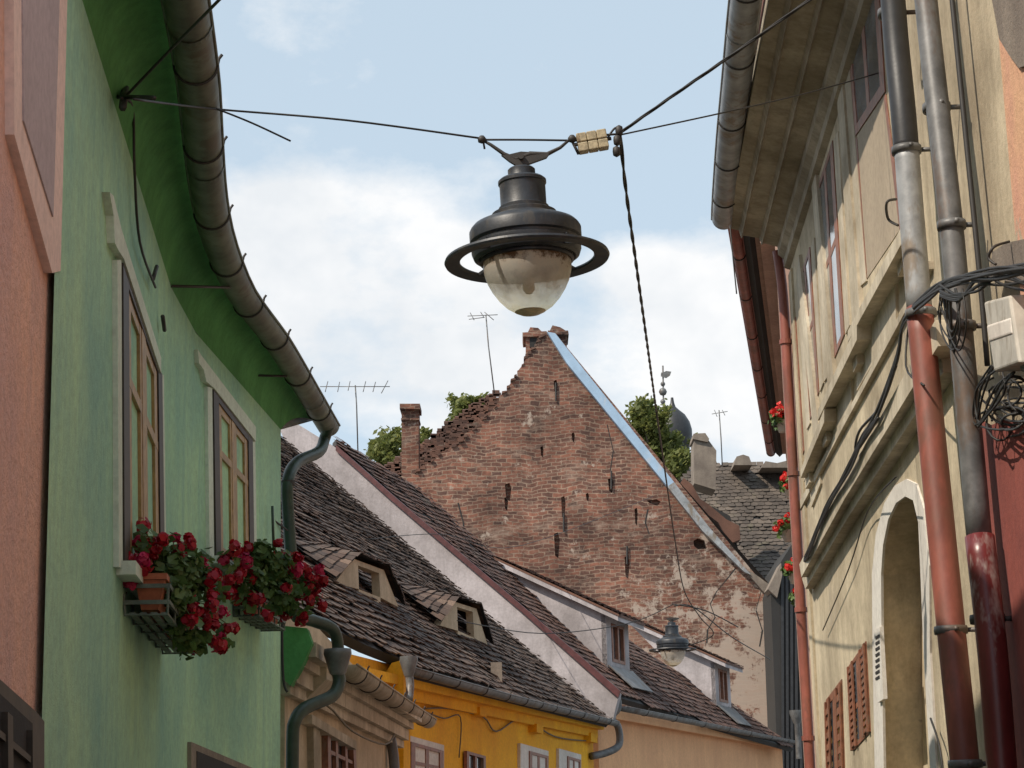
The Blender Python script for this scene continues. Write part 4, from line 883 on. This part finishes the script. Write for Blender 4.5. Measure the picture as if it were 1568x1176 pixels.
# ================================================================= NEXT HOUSE on right beyond
g=group('far_right_house')
e0=Pz(1141,345,1.6+5.7); e1=Pz(1190,690,1.6+5.7)
WN=Wall((e0.x,e0.y),(e1.x,e1.y),-1)
m=MB(); m.prism([WN.sz(-.3,0,-.28),WN.sz(WN.len,0,-.28),WN.sz(WN.len,e0.z-.02,-.28),WN.sz(-.3,e0.z-.02,-.28)],-WN.n*.4); m.build('wall','farpink',g)
m=MB(); m.prism([WN.sz(-.2,e0.z-.06,.0),WN.sz(WN.len,e0.z-.06,.0),WN.sz(WN.len,e0.z-.03,.0),WN.sz(-.2,e0.z-.03,.0)],-WN.n*.3); m.prism([WN.sz(-.2,e0.z-.25,-.14),WN.sz(WN.len,e0.z-.25,-.14),WN.sz(WN.len,e0.z-.07,-.14),WN.sz(-.2,e0.z-.07,-.14)],-WN.n*.14); m.build('cornice','farpink',g)
RN=Roof(WN.sz(-.2,e0.z,.06),WN.sz(WN.len,e0.z,.06),.9)
if RN.out.dot(WN.n)<0: RN.out=-RN.out; RN.up=(-RN.out+ZU*.9).normalized(); RN.n=RN.e.cross(RN.up).normalized(); RN.n=RN.n if RN.n.z>0 else -RN.n
RN.tiles('roof',None,'redtile',g,.22,.2,1.,pts=[RN.o,RN.o+RN.e*(WN.len+.2),RN.o+RN.e*(WN.len+.2)+RN.up*2,RN.o+RN.up*2])
gutter('gutter',[WN.sz(-.2,e0.z-.02,.1),WN.sz(WN.len*.5,e0.z-.02,.1),WN.sz(WN.len,e0.z-.02,.1)],.06,'redpipe',g)
rnd=random.Random(21)
for (u,v,k) in ((1191,637,1.2),(1203,738,.7),(1199,804,1.),(1209,868,.9),(1218,912,.7)):
    gg=group('hanging_geranium'); mb=MB(); mm=MB(); c=P(u,v,18.5)
    leaves(mb,c-ZU*.02,(.07*k,.1,.08*k),90,.03,rnd)
    for jj in range(int(5*k)): petals(mm,P(u+rnd.gauss(0,7*k),v+rnd.gauss(-3,7*k),18.4+rnd.gauss(0,.1)),.035,26,.018,rnd)
    mb.build('leaves','leafg',gg,False,False); mm.build('blooms','petalr',gg,False,False)
    m=MB(); m.lathe([(.0,-.16),(.05,-.16),(.075,-.05),(.08,-.05)],c+Vector((.05,0,0)),12); m.tube([c+Vector((.05,0,-.1)),c+Vector((.3,-.2,-.1))],.01,6); m.build('pot','whitew',gg,True)
# ================================================================= LAMPS
def lamp(name,c,s,tiltdeg):
    g=group(name); g.location=c; T=Matrix.Rotation(math.radians(tiltdeg),3,'Y')
    def L(prof,nm,mat,seg=56,sm=True):
        m=MB(); m.lathe([(r*s,z*s) for r,z in prof],(0,0,0),seg,T); o=m.build(nm,mat,g,sm)
        if sm:
            md=o.modifiers.new('e','EDGE_SPLIT'); md.split_angle=math.radians(35)
        return o
    L([(.342,-.006),(.413,-.012),(.418,-.002),(.413,.010),(.342,.012),(.338,.003),(.342,-.006)],'outer_ring','lampmetal',72)
    L([(.225,.012),(.25,.0),(.268,.012),(.278,.04),(.278,.07),(.272,.074),(.272,.088),(.284,.096),(.284,.15),(.276,.165),(.262,.180),(.24,.19),(.18,.212),(.165,.222),(.165,.240),(.150,.248),(.128,.255),(.128,.272),(.120,.276),(.117,.282),(.117,.395),(.123,.399),(.123,.414),(.112,.424),(.075,.432),(.07,.444),(.07,.474),(.062,.482),(.03,.486),(.0,.486)],'housing','lampmetal')
    L([(.262,.012),(.22,.004),(.0,.004)],'inner_reflector','whitew')
    L([(.222,.0),(.224,-.03),(.220,-.07),(.207,-.115),(.185,-.160),(.155,-.205),(.118,-.245),(.078,-.272),(.076,-.274)],'globe','globe',56)
    L([(.078,-.272),(.05,-.286),(.02,-.294),(.0,-.295)],'globe_bottom','ochre',56)
    L([(.05,.0),(.05,-.06),(.028,-.07),(.03,-.16),(.015,-.18),(.0,-.18)],'bulb','whitew',20)
    L([(.223,.006),(.236,.004),(.238,-.014),(.226,-.018)],'globe_collar','lampmetal')
    m=MB()
    for a in range(4):
        an=math.radians(45+a*90); d=Vector((math.cos(an),math.sin(an),0)); sd=Vector((-d.y,d.x,0))*.012*s
        p0=d*.27*s+ZU*.02*s; p1=d*.35*s; m.hexa([p0-sd-ZU*.006,p0+sd-ZU*.006,p1+sd-ZU*.006,p1-sd-ZU*.006,p0-sd+ZU*.01,p0+sd+ZU*.01,p1+sd+ZU*.01,p1-sd+ZU*.01])
        b0=d*.28*s+ZU*.06*s; m.tube([b0,b0+d*.012*s],.010*s,8)
    m.v=[T@v for v in m.v]
    m.build('ring_struts','lampmetal',g)
    m=MB(); top=T@Vector((0,0,.48*s))
    m.prism([top+Vector((x*s,-.012*s,z*s)) for x,z in ((-.03,-.01),(.03,-.01),(.03,.02),(.13,.055),(.145,.075),(.06,.085),(-.0,.09),(-.08,.072),(-.10,.075),(-.06,.04),(-.03,.02))],(0,.024*s,0))
    m.tube([top+Vector((0,-.03*s,.06*s)),top+Vector((0,.03*s,.06*s))],.016*s,8)
    m.build('hanger_plate','iron',g)
    return g
YL=9.5; LC=P(807,397,YL)
lg=lamp('street_lamp',LC,1.,-2.)
def rel(p): return p-LC
m=MB()
m.tube([rel(P(738,214,YL)),rel(P(752,222,YL)),rel(P(772,236,YL)),rel(P(790,244,YL)),rel(P(812,236,YL)),rel(P(838,236,YL)),rel(P(858,226,YL)),rel(P(872,214,YL))],[.007,.009,.011,.014,.016,.012,.009,.007],8)
for u,v in ((738,214),(876,213)): m.lathe([(.004,-.02),(.02,-.012),(.022,.006),(.012,.02),(.004,.022)],rel(P(u,v,YL)),12)
m.tube([rel(P(740,216,YL)),rel(P(742,228,YL))],.006,6); m.tube([rel(P(876,216,YL)),rel(P(886,236,YL))],.008,6)
m.build('suspension_yoke','iron',lg,True)
lamp('street_lamp',P(1030,995,34.6),1.,0)
# ================================================================= WIRES
g=group('span_wire')
def wire(m,pts,r,sm=True): m.tube(smoothpts(pts,6) if sm else pts,r,7)
aL=WG1.pt(205,152,.2)
rw=WR.pt(1345,112,.02)
m=MB()
wire(m,[aL,P(330,167,9.2),P(530,184,9.35),P(738,212,YL)],.0055)
wire(m,[P(738,214,YL),P(800,214,YL),P(870,215,YL)],.0055)
wire(m,[P(952,206,YL),P(1110,172,10.),P(1230,144,10.5),rw],.0045)
wire(m,[WG1.pt(192,148,.05),P(262,75,8.2),P(345,-10,7.2),P(420,-90,6.6)],.007)
wire(m,[P(330,166,9.2),P(385,188,9.3),P(445,216,9.4)],.005)
wire(m,[P(1118,345,16.),P(1122,390,15.9),P(1128,450,15.9)],.006)
wire(m,[P(560,826,30),P(680,818,34),P(800,835,40),P(1000,760,55)],.006)
wire(m,[P(700,950,28),P(830,970,32),P(960,955,34.6),P(1032,925,34.6)],.008)
wire(m,[P(1030,925,34.6),P(1080,935,34.7),P(1130,960,36)],.011)
m.build('steel_wires','cable',g,True)
g=group('supply_cable')
def twist(m,pts,r,k=2,pitchm=.12):
    pts=smoothpts(pts,24); L=0
    strands=[[] for _ in range(k)]
    for i,p in enumerate(pts):
        if i: L+=(p-pts[i-1]).length
        t=(pts[min(i+1,len(pts)-1)]-pts[max(i-1,0)]).normalized(); x=(Vector((0,1,0))-t*t.y).normalized(); y=t.cross(x)
        for jj in range(k):
            a=2*math.pi*(L/pitchm+jj/k); strands[jj].append(p+(x*math.cos(a)+y*math.sin(a))*r*.75)
    for s_ in strands: m.tube(s_,r,6)
m=MB()
twist(m,[P(950,203,YL),P(1040,140,9.2),P(1130,78,8.9),P(1240,0,8.6),P(1330,-60,8.4)],.0052,3,.55)
wire(m,[P(878,216,YL),P(915,208,YL),P(950,205,YL)],.006)
wire(m,[P(930,212,YL),P(942,196,YL),P(955,200,YL)],.006)
twist(m,[P(950,206,YL),P(957,280,9.9),P(972,390,11.),P(990,520,13.),P(1005,630,16.)],.0062,2,.5)
wire(m,[P(1005,630,16.),P(1018,720,20.),P(1034,830,26.),P(1048,905,31.),P(1072,945,33.),P(1092,972,34.),P(1050,990,34.6)],.009)
wire(m,[P(1032,928,34.6),P(1062,930,34.6),P(1120,975,38),P(1180,1010,45)],.011)
m.build('twisted_cable','cable',g,True)
m=MB()
for u,v in ((948,200),(944,232),(945,215)): m.lathe([(.003,-.03),(.018,-.02),(.02,.0),(.018,.02),(.003,.03)],P(u,v,YL),10)
m.build('cable_clamps','iron',g,True)
g=group('wire_insulator')
m=MB(); a=P(884,221,YL); b=P(930,213,YL); e=(b-a).normalized(); up=(ZU-e*e.z).normalized(); f=e.cross(up)
L=(b-a).length
for zz in (-1,1):
    for k in range(3):
        s0=L*k/3+.001; s1=L*(k+1)/3-.001; c0=zz*.026; hh=.024
        m.hexa([a+e*s0+up*(c0-hh)-f*.03,a+e*s1+up*(c0-hh)-f*.03,a+e*s1+up*(c0+hh)-f*.03,a+e*s0+up*(c0+hh)-f*.03,a+e*s0+up*(c0-hh)+f*.03,a+e*s1+up*(c0-hh)+f*.03,a+e*s1+up*(c0+hh)+f*.03,a+e*s0+up*(c0+hh)+f*.03])
o=m.build('terminal_blocks','ceramic',g); md=o.modifiers.new('b','BEVEL'); md.width=.005; md.segments=2
m=MB(); m.tube([a-e*.02,b+e*.02],.01,8); m.build('core','iron',g,True)
